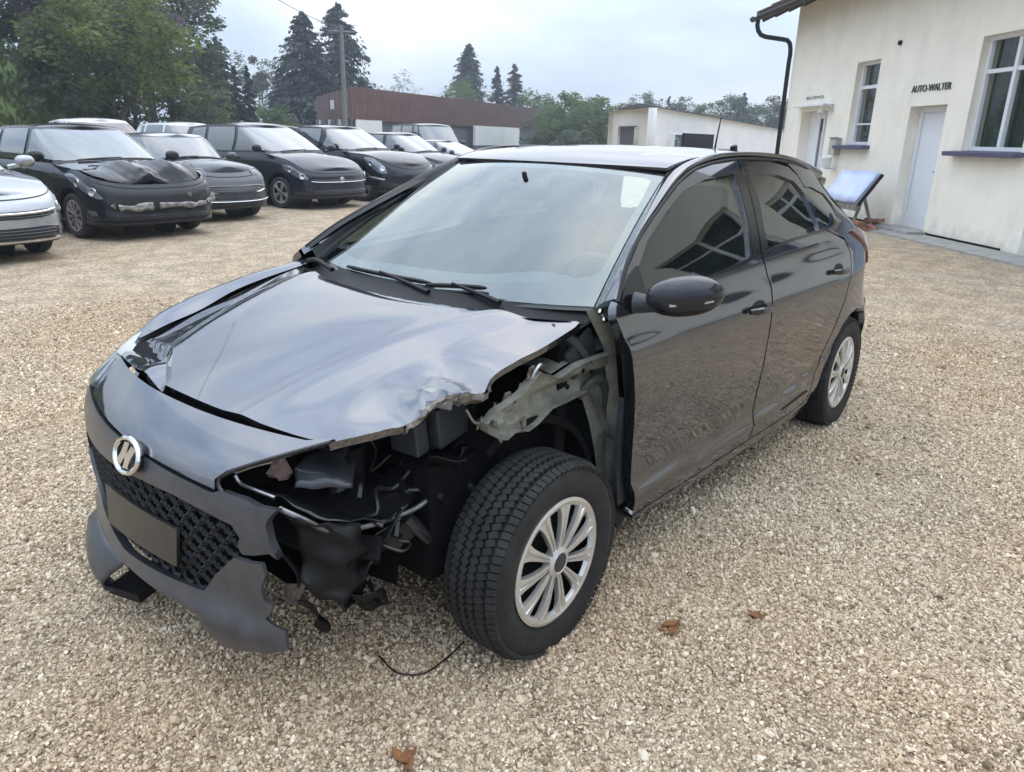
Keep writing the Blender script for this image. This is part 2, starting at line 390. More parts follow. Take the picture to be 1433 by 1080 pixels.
panel('lower_lip', [(-.80, .46), (-.60, .46), (-.55, .49), (-.47, .40), (-.40, .335), (-.24, .315), (-.135, .305), (.02, .315), (.166, .326), (.285, .336), (.295, .29), (.28, .268), (.13, .270), (-.10, .272), (-.11, .250), (-.155, .255), (-.17, .278), (-.45, .262), (-.62, .255), (-.78, .29)],
      NOSE, M['paint_matt'], bumper, step=.03, depth=.03, off=.004)
panel('torn_corner', [(.275, .330), (.30, .365), (.33, .405), (.383, .456), (.417, .488), (.47, .492), (.508, .499), (.514, .47), (.498, .43), (.497, .39), (.522, .388), (.510, .36), (.491, .329), (.52, .318), (.553, .312), (.563, .271), (.50, .236), (.40, .212), (.332, .201), (.30, .225), (.285, .258)],
      NOSE, M['paint_matt'], bumper, step=.022, depth=.012, off=.014, wob=lambda y, z: .010*np.sin(14*y+3)*np.sin(11*z)+.006*tri_noise(y, z, .13)*ss(.40, .5, y))['label'] = 'torn left corner of the bumper hanging loose'
# grille: a dark backing and a lattice of hexagons
panel('grille_backing', [(-.56, .585), (.10, .62), (.32, .61), (.46, .56), (.37, .42), (.30, .30), (-.42, .31), (-.60, .46)], NOSE, M['dark'], bumper, step=.06, off=-.06, depth=.01)
gm = MB()
gout = [(-.50, .575), (-.256, .582), (.064, .600), (.198, .604), (.307, .592), (.411, .578), (.433, .535), (.36, .444), (.277, .335), (-.2, .330), (-.42, .330), (-.56, .45)]
dy, dz = .056, .030
for r_ in range(-1, 11):
    for c_ in range(-12, 10):
        y0, z0 = c_*dy+(dy/2 if r_ % 2 else 0), .32+r_*dz
        hexp = [(y0-dy*.5, z0), (y0-dy*.26, z0+dz*.72), (y0+dy*.26, z0+dz*.72), (y0+dy*.5, z0), (y0+dy*.26, z0-dz*.72), (y0-dy*.26, z0-dz*.72)]
        if not inpoly(np.array([y0]), np.array([z0]), gout)[0]: continue
        if -.24 < y0 < .18 and .39 < z0 < .475: continue
        for i in range(6):
            if i in (3, 4) and r_ > -1 and inpoly(np.array([y0]), np.array([z0-dz]), gout)[0] and not -.30 < y0 < .23: pass
            a, b = hexp[i], hexp[(i+1) % 6]
            qa = np.array([[a[0], a[1]], [b[0], b[1]]]); P = NOSE(qa[:, 0], qa[:, 1])-np.array([[.014, 0, 0]])
            gm.tube([P[0], P[1]], .0065, 4, False)
g_ = gm.build('grille', M['black'], bumper); g_['label'] = 'black honeycomb grille'
# number plate holder without a plate
def flatnose(y, z, o): return np.stack([nose_x(.43)-.32*y*y*.55+o-.02*(z-.43)*0, y, z], 1)
panel('plate_holder', [(-.225, .490), (.206, .500), (.180, .378), (-.255, .350)], lambda u, v: flatnose(u, v, .000), M['plate'], bumper, step=.06, depth=.009)
# tear hanging under the right half of the lip
spl_rows = [[(.715, -.56, .262), (.755, -.45, .264), (.785, -.30, .258), (.795, -.17, .250)], [(.760, -.555, .222), (.812, -.45, .184), (.838, -.36, .150), (.835, -.29, .112)], [(.74, -.55, .212), (.785, -.45, .162), (.80, -.34, .115), (.77, -.235, .085)]]
patch('hanging_spoiler', spl_rows, M['paint_matt'], bumper, n=16, k=7, thick=.008)['label'] = 'broken lip spoiler hanging to the ground'
sb = MB(); sb.box((.76, -.25, .105), (.10, .13, .03), (0, .1, .3)); sb.box((.70, -.2, .13), (.08, .2, .02)); sb.build_each('spoiler_bracket', M['black'], bumper)
# emblem: chrome ring with a slanted letter
em = MB(); ec = np.array((nose_x(.652)+.012, 0.0, .652)); tl = R(20)
def emp(a, b, h=0.): return ec+np.array((-math.sin(tl)*b+math.cos(tl)*h, a, math.cos(tl)*b+math.sin(tl)*h))
ring = [emp(.066*math.cos(t), .046*math.sin(t), .004) for t in np.linspace(0, 2*np.pi, 41)]
em.tube(ring, .0075, 8, False)
emo = em.build('emblem', M['chrome'], car); emo['label'] = 'chrome oval emblem with a slanted letter H'
lm = MB()
def plank(mb, pts, h0, h1):
    n = len(pts); v = [emp(a, b, h1) for a, b in pts]+[emp(a, b, h0) for a, b in pts]
    mb.add(v, [tuple(range(n))]+[tuple(reversed(range(n, 2*n)))]+[(i, i+n, (i+1) % n+n, (i+1) % n) for i in range(n)])
# viewed from the front the letter leans to the viewer's right (+y is the viewer's right)
plank(lm, [(-.046, -.026), (-.018, -.030), (.000, .004), (.004, .036), (-.022, .032), (-.028, .004)], 0, .007)
plank(lm, [(.046, .026), (.018, .030), (.000, -.004), (-.004, -.036), (.022, -.032), (.028, -.004)], 0, .007)
plank(lm, [(-.026, -.008), (.020, -.012), (.026, .008), (-.020, .012)], 0, .0065)
lm.build('letter', M['chrome'], emo, True, 30)
eb = MB(); pts_ = [(.064*math.cos(t), .044*math.sin(t)) for t in np.linspace(0, 2*np.pi, 29)[:-1]]
plank(eb, pts_, -.02, -.001); eb.build('emblem_base', M['gloss'], emo)
# gap between bonnet and nose, gap below the crease
patch('gap_liner', [[(.63-.25*y*y, y, .735) for y in np.linspace(-.66, .58, 9)], [(.60-.25*y*y, y, .77) for y in np.linspace(-.66, .58, 9)], [(.50-.25*y*y, y, .775) for y in np.linspace(-.66, .58, 9)]], M['dark'], car, n=20, k=5)
panel('crease_liner', [(-.62, .735), (.30, .665), (.30, .62), (-.62, .68)], NOSE, M['dark'], car, step=.06, off=-.022, depth=.01)
# right headlamp and the frame of the torn-out left one
panel('headlight', [(-.50, .700), (-.525, .738), (-.57, .768), (-.66, .785), (-.74, .80), (-.80, .80), (-.84, .74), (-.82, .69), (-.72, .69), (-.60, .696)], NOSE, M['lens'], car, step=.03, off=.010, depth=.05)['label'] = 'clear right headlamp still in place'
hf = MB(); pts_ = NOSE(np.array([.56, .48, .42, .37, .348, .356, .375, .41, .45]), np.array([.774, .742, .716, .69, .671, .652, .645, .640, .636]))
hf.tube(spl(pts_-np.array([[.008, 0, 0]]), 24), .0055, 6); hf.build('lamp_frame', M['gloss'], car)
bm_ = MB(); bm_.tube(spl([(.715, .352, .668), (.712, .362, .652), (.70, .40, .642), (.675, .46, .628)], 10), .005, 6)
bm_.tube(spl([(.715, .355, .676), (.69, .40, .700), (.66, .44, .715)], 8), .004, 6); bm_.build_each('lamp_seal', M['steel'], car)
lc = MB(); lc.box((.60, .38, .655), (.03, .028, .05), (.3, .2, .5)); lc.box((.612, .365, .648), (.03, .03, .014), (.1, .5, .3)); lc.box((.60, .392, .668), (.02, .012, .05), (.6, .1, .2))
lc.build('lamp_connector', mat('connector_plastic', (.30, .20, .17), .6, var=.3, vscale=60), car, False)
M['hose'] = mat('hose_rubber', (.009, .009, .010), .4, 0, .15); M['lampgrey'] = mat('dull_grey_plastic', (.022, .023, .025), .5, var=.3, vscale=30)
# --- front structure laid bare by the missing wing and lamp
panel('lamp_cavity', [(-.05, .40), (.62, .40), (.62, .80), (-.05, .80)], lambda u, v: np.stack([.22-.25*u*u+0*v, u, v], 1), M['dark'], car, step=.1, depth=.02)
def crumple(name, rows, m, parent, amp=.012, n=18, k=10, seed=0):
    ph = np.random.default_rng(seed+5).uniform(0, 6, 9)
    def wb(g):
        x, y, z = g[..., 0], g[..., 1], g[..., 2]
        return amp*np.stack([np.sin(31*y+23*z+ph[0])+.7*np.sin(57*z-41*x+ph[1])+.5*np.sin(83*y+71*x+ph[2]), np.sin(37*z+29*x+ph[3])+.7*np.sin(61*x-49*z+ph[4])+.5*np.sin(93*z+ph[5]), .6*np.sin(41*x+33*y+ph[6])+.5*np.sin(77*y-55*x+ph[7])], -1)
    return patch(name, rows, m, parent, n=n, k=k, sharp=28, wob=wb, thick=.003)
crumple('lamp_tray', [[(.70, .36, .63), (.655, .46, .615), (.60, .56, .575), (.45, .62, .535)], [(.60, .34, .60), (.55, .44, .58), (.48, .54, .545), (.38, .60, .53)], [(.46, .30, .60), (.42, .42, .60), (.36, .52, .58), (.28, .58, .56)]], M['gloss'], car, .006, 20, 10, 1)
crumple('lamp_shell', [[(.62, .46, .635), (.57, .51, .63), (.51, .545, .625)], [(.585, .44, .668), (.535, .48, .672), (.47, .51, .66)], [(.53, .40, .69), (.48, .44, .70), (.43, .47, .69)]], mat('lamp_shell_grey', (.025, .028, .032), .35, 0, .5, var=.3, vscale=20), car, .005, 14, 8, 2)
tb = MB(); tb.tube(spl([(.69, .50, .618), (.665, .545, .60), (.60, .575, .548), (.50, .59, .525), (.42, .60, .520), (.33, .605, .520), (.27, .605, .535), (.21, .61, .560), (.15, .605, .60)], 34), [.0075]*34, 8)
tb.build('bent_support_bar', mat('support_bar', (.16, .16, .16), .3, .6, .5, var=.4, vscale=30), car)
bb = MB(); bb.tube(spl([(.62, .05, .47), (.60, .30, .465), (.55, .50, .455), (.46, .60, .44)], 12), .045, 4); bb.build('crash_beam', M['dark'], car)
# hanging plastic and hoses below the lamp
for i in range(16):
    c = np.array((random.uniform(.22, .58), random.uniform(.40, .61), random.uniform(.26, .52))); u_ = np.array([random.uniform(-1, 1) for _ in range(3)]); u_ /= np.linalg.norm(u_); v_ = np.cross(u_, [random.uniform(-1, 1) for _ in range(3)]); v_ /= np.linalg.norm(v_)
    a_, b_ = random.uniform(.03, .09), random.uniform(.015, .05)
    crumple('broken_bracket', [[tuple(c+u_*a_*p+v_*b_*q) for p in (-1, -.3, .4, 1)] for q in (-1, 0, 1)], M['black'] if i % 4 else M['lampgrey'], car, .007, 10, 6, 20+i)
for i in range(14):
    c = np.array((random.uniform(.12, .42), random.uniform(.47, .62), random.uniform(.42, .70))); u_ = np.array([random.uniform(-1, 1) for _ in range(3)]); u_ /= np.linalg.norm(u_); v_ = np.cross(u_, [random.uniform(-1, 1) for _ in range(3)]); v_ /= np.linalg.norm(v_)
    a_, b_ = random.uniform(.025, .075), random.uniform(.015, .045)
    crumple('bent_bracket', [[tuple(c+u_*a_*p+v_*b_*q) for p in (-1, -.3, .4, 1)] for q in (-1, 0, 1)], (M['black'], M['gloss'], M['lampgrey'])[i % 3], car, .008, 10, 6, 60+i)
for i in range(18):
    x, y, z = random.uniform(.12, .50), random.uniform(.44, .63), random.uniform(.28, .72)
    p = [(x, y, z)]; hs = MB()
    for k in range(5): p.append((p[-1][0]+random.uniform(-.08, .06), p[-1][1]+random.uniform(-.05, .05), p[-1][2]+random.uniform(-.06, .05)))
    hs.tube(spl(p, 18), random.choice((.003, .004, .006, .011)), 6); hs.build('hose', M['hose'], car)
# flaps of dark liner beside the torn bumper corner
crumple('bumper_liner', [[(.70, .50, .62), (.675, .51, .56), (.66, .52, .50), (.665, .52, .42)], [(.66, .545, .60), (.64, .555, .53), (.63, .555, .46), (.645, .545, .38)], [(.60, .585, .57), (.58, .60, .50), (.59, .59, .42), (.615, .575, .35)], [(.52, .605, .55), (.51, .61, .47), (.54, .60, .40), (.57, .59, .33)]], M['black'], car, .009, 18, 12, 3)
crumple('liner_edge', [[(.72, .42, .478), (.71, .455, .498), (.69, .50, .495), (.675, .515, .45), (.67, .515, .39)], [(.70, .42, .462), (.69, .455, .478), (.672, .495, .475), (.66, .505, .44), (.655, .51, .39)]], M['black'], car, .004, 18, 5, 4)
crumple('undertray_shred', [[(.65, .49, .335), (.63, .52, .31), (.62, .515, .26)], [(.62, .45, .285), (.60, .50, .26), (.59, .50, .22)], [(.58, .46, .25), (.57, .50, .23), (.565, .51, .19)]], M['black'], car, .008, 12, 8, 5)
crumple('liner_rag', [[(.56, .56, .36), (.50, .59, .33), (.43, .60, .31)], [(.54, .55, .31), (.48, .58, .27), (.42, .59, .27)], [(.53, .53, .27), (.47, .57, .235), (.43, .58, .25)]], M['black'], car, .010, 12, 8, 6)
lt = MB(); lt.grid([[(.665, .448, .372), (.662, .50, .392), (.655, .552, .418)], [(.668, .452, .345), (.664, .50, .36), (.655, .53, .39)], [(.67, .462, .318), (.666, .485, .325), (.66, .51, .35)]]); lt.build('torn_shard', M['torn'], bumper)
ut = MB(); ut.grid([[(.60, y, .30), (.40, y, .27), (.0, y, .25), (-.5, y, .24)] for y in np.linspace(-.7, .42, 8)]); ut.grid([[(.46-.2*y*y, y, .29), (.44-.2*y*y, y, .42), (.42-.2*y*y, y, .60)] for y in np.linspace(-.5, .58, 8)]); ut.build_each('undertray_backing', M['dark'], car)  # flat undertray, then an upright dark sheet added to keep the torn corner black
# inner wing: the pressed rail with bent front end, strut tower, hinge pillar
def plane_y(y0, k=0.): return lambda u, v: np.stack([u, y0+k*(u+.4)+0*v, v], 1)
ap = [(-.46, .845), (-.235, .838), (-.127, .817), (-.05, .85), (-.007, .833), (.06, .80), (.132, .783), (.184, .757), (.178, .73), (.14, .70), (.099, .684), (.05, .70), (.01, .682), (-.047, .69), (-.12, .715), (-.207, .716), (-.304, .728), (-.355, .69), (-.40, .61), (-.426, .557), (-.47, .495), (-.50, .50)]
apo = panel('inner_wing', ap, lambda u, v: np.stack([u, .70+.012*np.sin(u*9)+.022*ss(.775, .80, v)*ss(-.05, -.15, u)-.020*np.exp(-((v-.757)/.012)**2)*ss(.0, -.1, u)-.10*np.clip(u-.02, 0, 1)*1.0, v], 1), M['prim'], car, step=.018, depth=.03,
            wob=lambda x, z: .022*tri_noise(x, z, .07)*ss(-.02, .06, x)+.004*tri_noise(x, z, .11))
apo['label'] = 'bare olive grey inner wing rail with a bent front end'
fl = MB(); fl.grid([[(-.46, .70, .846), (-.235, .70, .84), (-.13, .70, .82)], [(-.46, .64, .86), (-.235, .64, .85), (-.13, .63, .83)], [(-.46, .56, .85), (-.235, .55, .84), (-.13, .54, .82)]]); fl.build('rail_top', M['prim'], apo)
tr_ = MB()
for (x, z, a) in ((.175, .75, .5), (.12, .775, 1.2), (.07, .80, .2), (.03, .69, 2.), (.10, .69, .9), (-.03, .855, .4), (.0, .70, 1.5)):
    tr_.box((x, .705-.10*max(0, x-.02), z), (.035, .006, .03), (random.uniform(-.7, .7), a, random.uniform(-.7, .7)), .5)
tr_.build_each('torn_flap', M['torn'], apo, False)
rs = MB()
for (x, z) in ((.02, .815), (.05, .79), (-.02, .84), (.13, .735)): rs.box((x, .706, z), (.034, .006, .016), (.3, random.uniform(-1, 1), .2), .6)
rs.build_each('rusty_flap', M['rust'], apo, False)
wi = MB(); wi.tube(spl([(-.02, .71, .82), (-.03, .715, .85), (-.055, .715, .868), (-.075, .71, .862)], 10), .006, 6); wi.tube(spl([(.23, .69, .80), (.20, .70, .755), (.18, .70, .75)], 8), .004, 6); wi.build_each('bent_wire', M['steel'], apo)
rh = MB()
for (x, z) in ((-.33, .785), (-.20, .765), (-.28, .80)): rh.lathe([(0, .009), (.004, .008), (.005, 0)], 10, 'y', (x, .712, z))
rh.build_each('rail_hole', M['dark'], apo)
# strut tower arch pressing under the rail
am = MB(); am.tube(spl([(-.30, .69, .70), (-.325, .71, .745), (-.37, .715, .755), (-.415, .71, .715), (-.43, .70, .64)], 18), .016, 8); am.build('arch_pressing', mat('seam_sealer', (.055, .065, .052), .6, var=.4, vscale=30), apo)
sl_ = MB(); sl_.grid([[(-.32, .69, .69), (-.36, .695, .60), (-.40, .70, .48), (-.43, .70, .36)], [(-.36, .70, .72), (-.41, .705, .62), (-.45, .71, .50), (-.48, .71, .36)], [(-.42, .70, .70), (-.455, .705, .62), (-.48, .71, .50), (-.50, .71, .34)]]); sl_.build('wheel_arch_flange', M['prim'], apo)
# wheel well
wl = MB(); wl.lathe([(.40, .37), (.70, .385), (.705, .36)], 22, 'y', (-.02, 0, .32), R(62), R(195)); wl.lathe([(.40, .385), (.405, .01)], 24, 'y', (-.02, 0, .32), R(40), R(220)); wl.build_each('wheel_well', M['dark'], car)
hg = MB(); hg.tube(spl([(-.18, .655, .94), (-.25, .68, .90), (-.30, .70, .84), (-.33, .70, .80)], 12), [.02]*12, 6); hg.box((-.29, .695, .85), (.14, .012, .10), (0, .5, 0)); hg.build_each('bonnet_hinge', M['grey'], car)
hp = MB(); hp.grid([[(-.40, .74, 1.0), (-.45, .765, .85), (-.47, .775, .65), (-.47, .775, .45), (-.49, .77, .22)], [(-.47, .78, 1.0), (-.50, .79, .85), (-.52, .80, .65), (-.52, .80, .45), (-.55, .79, .22)]]); hp.build('door_pillar', M['dark'], car)
hq = MB(); hq.grid([[(-.30, .70, .985), (-.38, .72, .86), (-.43, .715, .70), (-.45, .71, .50), (-.47, .71, .22)], [(-.42, .745, 1.0), (-.46, .765, .86), (-.475, .775, .70), (-.475, .775, .50), (-.5, .77, .22)]]); hq.build('pillar_flange', M['prim'], car)
sq = MB(); sq.tube(spl([(-.44, .775, .86), (-.462, .79, .70), (-.465, .79, .50), (-.47, .785, .36)], 14), .011, 8); sq.box((-.46, .78, .845), (.05, .05, .07)); sq.box((-.47, .78, .40), (.06, .05, .09)); sq.box((-.44, .77, .27), (.05, .03, .13), (0, .4, 0)); sq.build_each('door_hinge', M['black'], car)
bl = MB()
for p in ((-.325, .735, .985), (-.345, .74, .958)): bl.lathe([(0, .012), (.008, .012), (.012, .006), (.013, 0)], 6, 'y', p)
bl.build_each('bolt', M['chrome'], car, False)
# engine bay lumps
en = MB(); en.box((.15, 0, .60), (.5, .75, .34)); en.box((-.22, 0, .62), (.05, 1.36, .62)); en.box((.45, 0, .52), (.05, 1.0, .36)); en.box((.05, .52, .45), (.5, .2, .35)); en.build_each('engine_block', M['dark'], car, False)
bt = MB(); bt.box((.20, .545, .735), (.13, .13, .12), (0, .15, .1)); bt.box((.305, .545, .715), (.05, .10, .11), (0, .15, .1)); bt.build_each('battery_box', M['grey'], car, False, bevel=.006)
# --- right front wing
er = [(.47, -.658, .789), (.37, -.660, .820), (.24, -.663, .852), (.084, -.667, .907), (-.05, -.671, .936), (-.205, -.675, .962), (-.30, -.69, .975)]
cw = [(.45, -.735, .788), (.37, -.74, .838), (.25, -.74, .880), (.084, -.742, .922), (-.05, -.745, .948), (-.205, -.748, .966), (-.33, -.76, .985)]
mid = [(.40, -.80, .755), (.33, -.812, .80), (.22, -.82, .83), (.05, -.825, .86), (-.08, -.825, .88), (-.22, -.825, .90), (-.34, -.825, .91)]
low = [(.36, -.815, .68), (.31, -.835, .69), (.2, -.85, .70), (.05, -.857, .71), (-.08, -.86, .715), (-.24, -.862, .72), (-.36, -.863, .72)]
wing = patch('wing', [er, cw, mid, low], M['paint'], car, n=30, k=18, sharp=60)
wing['label'] = 'intact right front wing'
ar = [(-.02+.385*math.cos(a), .30+.385*math.sin(a)) for a in np.linspace(R(0), R(175), 18)]
panel('wing_side', [(.42, .30)]+ar+[(-.42, .30), (-.41, .53), (-.38, .72), (-.1, .715), (.2, .70), (.36, .68), (.46, .60)], SIDE[-1], M['paint'], wing, step=.06, depth=.02)
# --- windscreen, cowl, wipers, pillars, roof
ws = panel('windshield', [(-1, .02), (-.5, .02), (0, .02), (.5, .02), (1, .02), (1, .5), (1, .99), (.5, .99), (0, .99), (-.5, .99), (-1, .99), (-1, .5)], WS, M['ws'], car, step=.07, depth=.003)
fr = panel('glass_border', [(-1, .0), (1, .0), (1, 1), (-1, 1)], WS, M['gloss'], ws, step=.06, off=-.004, depth=.001, holes=[[(-.93, .12), (-.6, .095), (0, .095), (.4, .115), (.7, .15), (.92, .20), (.955, .24), (.95, .90), (.93, .945), (.88, .96), (-.88, .96), (-.93, .945), (-.95, .90), (-.955, .15)]])
patch('cowl_panel', [[(-.045-.4*y*y, y, .962) for y in np.linspace(-.69, .69, 9)], [(-.13-.36*y*y, y, .945) for y in np.linspace(-.70, .70, 9)], [(-.20-.30*y*y, y, .985) for y in np.linspace(-.70, .70, 9)]], M['black'], car, n=24, k=6)
hd_ = [ws_pt(np.linspace(-1, 1, 21), np.full(21, t_)) for t_ in (.975, 1.0)]; yy_ = np.linspace(-.54, .54, 21)
patch('header_seal', [hd_[0]-np.array([[0, 0, .006]]), hd_[1]+np.array([[0, 0, -.002]]), np.stack([-1.03-.055*np.abs(yy_/.545)**2.4, yy_, roofZ(np.full(21, -1.03), yy_)-.010], 1)], M['gloss'], car, n=21, k=8)
def wiper(a, b, arm, nm='wiper'):
    wb = MB(); p = [ws_pt(np.array(a[0]+(b[0]-a[0])*t), np.array(a[1]+(b[1]-a[1])*t))+np.array((.008, 0, .010+.003*math.sin(math.pi*t))) for t in np.linspace(0, 1, 12)]
    wb.tube(p, [.005]+[.0085]*10+[.004], 6); mid_ = p[5]
    q = [arm, (np.array(arm)+mid_)/2+np.array((0, 0, .006)), mid_+np.array((0, 0, .008))]
    wb.tube(spl(q, 10), [.011, .011, .010, .009, .008, .008, .007, .007, .006, .006], 6); return wb.build(nm, M['black'], car)
wiper((-.56, .030), (.14, .050), (-.185, .12, .975)); wiper((.12, .035), (.47, .065), (-.215, .42, .98))
wk = MB(); wk.tube(spl([(-.25, -.66, .985), (-.23, -.58, 1.0), (-.20, -.46, .99), (-.19, -.42, .985)], 10), .010, 6); wk.build('wiper_arm', M['black'], car)
tq = np.linspace(0, 1, 12)
for s in (1, -1):
    inner = [tuple(ws_pt(np.array(s*1.0), np.array(t))) for t in tq]
    inner += [(x, s*float(roof_w(x)), float(roofZ(np.array(x), float(roof_w(x))))) for x in (-1.25, -1.6, -2.0, -2.4, -2.75)]
    oz = [(-.30, 1.035), (-.42, 1.125), (-.553, 1.193), (-.75, 1.274), (-.96, 1.354), (-1.122, 1.395), (-1.276, 1.414), (-1.56, 1.430), (-1.9, 1.425), (-2.2, 1.408), (-2.45, 1.372), (-2.75, 1.33)]
    outer = [(x, float(SIDE[s](np.array([x]), np.array([z]))[0, 1]), z+.004) for x, z in oz]
    gi, go = spl(inner, 60), spl(outer, 60)
    md = (gi+go)/2+np.array((0, s*.010, .016)); m2 = gi*.75+go*.25+np.array((.0, s*.002, .010)); m3 = gi*.22+go*.78+np.array((0, s*.010, .011))
    g0 = gi+np.array((0, 0, -.006)); g1 = gi+np.array((0, s*.006, .003)); lip = go+np.array((0, -s*.02, -.018))
    o = MB().grid([g0, g1, m2, md, m3, go, lip]).build('a_pillar', M['paint'] if s > 0 else M['gloss'], car, True, 50)
    sub = o.modifiers.new('s', 'SUBSURF'); sub.levels = sub.render_levels = 1
    sl2 = MB(); sl2.tube(go[:52]+np.array((0, s*.001, -.010)), .0075, 6); sl2.build('door_seal', M['black'], o)
rw = [(x, float(roof_w(x))*.985) for x in np.linspace(-1.02, -2.93, 20)]
rf = [(-.966-.055*abs(y/.545)**2.4, y) for y in np.linspace(-.535, .535, 15)]
roof = panel('roof', rf+rw+[(x, -y) for x, y in reversed(rw)], ROOF, M['paint'], car, step=.05, depth=.012)
an = MB(); an.tube(spl([(-2.56, 0, 1.455), (-2.575, 0, 1.53), (-2.60, 0, 1.625)], 8), [.006, .005, .005, .004, .004, .004, .003, .003], 6)
an.lathe([(0, .032), (.02, .03), (.03, .014), (.034, 0)], 14, 'z', (-2.56, 0, 1.42)); an.build('antenna', M['black'], car)
ab = MB(); ab.box((-2.70, -.01, 1.425), (.16, .15, .05), (0, .1, .2), .7); ab.box((-2.66, .07, 1.44), (.05, .03, .075), (0, .2, 0)); ab.build_each('roof_fin', M['black'], car, False, bevel=.01)
M['capp'] = mat('darkened_car_paint', (.014, .015, .019), .13, spec=.45)  # car paint darkened, the cap's reflection of the ground put into the colour
# --- sides
arch = [(-2.10, .29), (-2.17, .30), (-2.20, .345), (-2.254, .432), (-2.328, .530), (-2.432, .609), (-2.541, .644), (-2.66, .652), (-2.78, .635), (-2.88, .595), (-2.96, .52), (-3.02, .42), (-3.04, .30)]
win_f = [(-.46, 1.10), (-.595, 1.178), (-.791, 1.258), (-.963, 1.320), (-1.165, 1.353), (-1.445, 1.368), (-1.358, 1.186), (-1.272, 1.068), (-1.147, 1.052), (-.913, 1.038), (-.55, 1.018), (-.44, 1.03)]
win_r = [(-1.605, 1.372), (-1.92, 1.355), (-2.10, 1.322), (-2.15, 1.28), (-2.155, 1.249), (-2.15, 1.134), (-2.124, 1.100), (-1.718, 1.094), (-1.47, 1.080), (-1.585, 1.273)]
win_q = [(-2.215, 1.296), (-2.316, 1.290), (-2.49, 1.250), (-2.535, 1.20), (-2.53, 1.118), (-2.20, 1.108)]
for s in (1, -1):
    sf = SIDE[s]; fl_ = s > 0
    fd = panel('front_door', [(-.285, 1.022), (-.271, .991), (-.322, .865), (-.361, .716), (-.39, .533), (-.415, .40), (-.433, .278), (-.9, .268), (-1.40, .262), (-1.415, .6), (-1.405, .85), (-1.378, 1.08), (-1.46, 1.22), (-1.545, 1.418), (-1.276, 1.404), (-1.122, 1.385), (-.959, 1.344), (-.749, 1.264), (-.553, 1.183), (-.42, 1.113)], sf, M['paint'], car, step=.035, depth=.03, holes=[win_f], flip=fl_)
    panel('window', win_f, sf, M['wing'], fd, step=.06, off=-.010, depth=.002, flip=fl_)
    panel('mirror_patch', [(-.305, 1.025), (-.40, 1.095), (-.47, 1.115), (-.46, 1.02), (-.38, 1.006)], sf, M['gloss'], fd, step=.04, off=.004, depth=.006, flip=fl_)
    panel('belt_trim', [(-.40, 1.018), (-.55, 1.022), (-.913, 1.040), (-1.147, 1.054), (-1.39, 1.072), (-1.385, 1.060), (-1.147, 1.042), (-.913, 1.028), (-.55, 1.008), (-.42, 1.004)], sf, M['gloss'], fd, step=.03, off=.003, depth=.006, flip=fl_)
    rd = panel('rear_door', [(-1.390, 1.08), (-1.417, .85), (-1.427, .6), (-1.412, .262), (-1.8, .25), (-2.085, .262), (-2.12, .40), (-2.19, .49), (-2.26, .575), (-2.32, .65), (-2.41, .75), (-2.455, .86), (-2.46, .95), (-2.43, 1.035), (-2.21, 1.10), (-2.205, 1.30), (-2.19, 1.345), (-2.12, 1.385), (-1.9, 1.412), (-1.557, 1.419), (-1.472, 1.22)], sf, M['paint'], car, step=.035, depth=.03, holes=[win_r], flip=fl_)
    panel('window', win_r, sf, M['privacy'], rd, step=.06, off=-.010, depth=.002, flip=fl_)
    panel('belt_trim', [(-1.395, 1.072), (-1.718, 1.096), (-2.124, 1.104), (-2.19, 1.106), (-2.19, 1.096), (-2.124, 1.092), (-1.718, 1.084), (-1.39, 1.060)], sf, M['gloss'], rd, step=.03, off=.003, depth=.006, flip=fl_)
    panel('pillar_trim', [(-1.300, 1.07), (-1.378, 1.075), (-1.465, 1.22), (-1.54, 1.385), (-1.462, 1.385), (-1.372, 1.186)], sf, M['gloss'], fd, step=.05, off=.002, depth=.004, flip=fl_)
    panel('pillar_trim', [(-1.392, 1.075), (-1.458, 1.082), (-1.575, 1.273), (-1.60, 1.385), (-1.553, 1.385), (-1.475, 1.22)], sf, M['gloss'], rd, step=.05, off=.002, depth=.004, flip=fl_)
    qp = panel('quarter_panel', [(-2.22, 1.100), (-2.445, 1.043), (-2.472, .95), (-2.467, .86), (-2.42, .745), (-2.33, .645), (-2.27, .57), (-2.20, .485), (-2.13, .40), (-2.10, .29)]+arch[1:12]+[(-3.05, .62), (-3.07, .70), (-3.06, .88), (-2.98, .99), (-2.82, 1.06), (-2.72, 1.14), (-2.64, 1.22), (-2.56, 1.31), (-2.50, 1.36), (-2.40, 1.375), (-2.2, 1.40), (-2.135, 1.40), (-2.20, 1.355), (-2.218, 1.30)], sf, M['paint'], car, step=.035, depth=.03, holes=[win_q], flip=fl_)
    panel('quarter_window', win_q, sf, M['privacy'], qp, step=.06, off=-.006, depth=.002, flip=fl_)
    panel('sill', [(-.44, .272), (-.9, .262), (-1.40, .256), (-1.8, .244), (-2.09, .256), (-2.13, .30), (-2.14, .20), (-2.05, .172), (-1.42, .205), (-.856, .235), (-.446, .25)], sf, M['paint'], car, step=.04, depth=.05, flip=fl_)
    panel('sill_slot', [(-1.72, .318), (-1.88, .332), (-2.04, .338), (-2.06, .326), (-1.9, .316), (-1.74, .310)], sf, M['black'], rd, step=.03, off=.002, depth=.004, flip=fl_)
    panel('rear_bumper', [(-2.965, .51), (-3.02, .41), (-3.04, .29), (-3.10, .26), (-3.16, .30), (-3.17, .60), (-3.12, .68), (-3.06, .615)], sf, M['paint'], car, step=.05, depth=.03, off=.002, flip=fl_)
    tlp = panel('tail_light', [(-2.60, 1.062), (-2.74, 1.070), (-2.90, 1.035), (-3.0, .985), (-3.06, .90), (-3.05, .84), (-2.97, .86), (-2.90, .93), (-2.80, .985), (-2.68, 1.035)], sf, M['red'], car, step=.03, off=.012, depth=.02, flip=fl_)
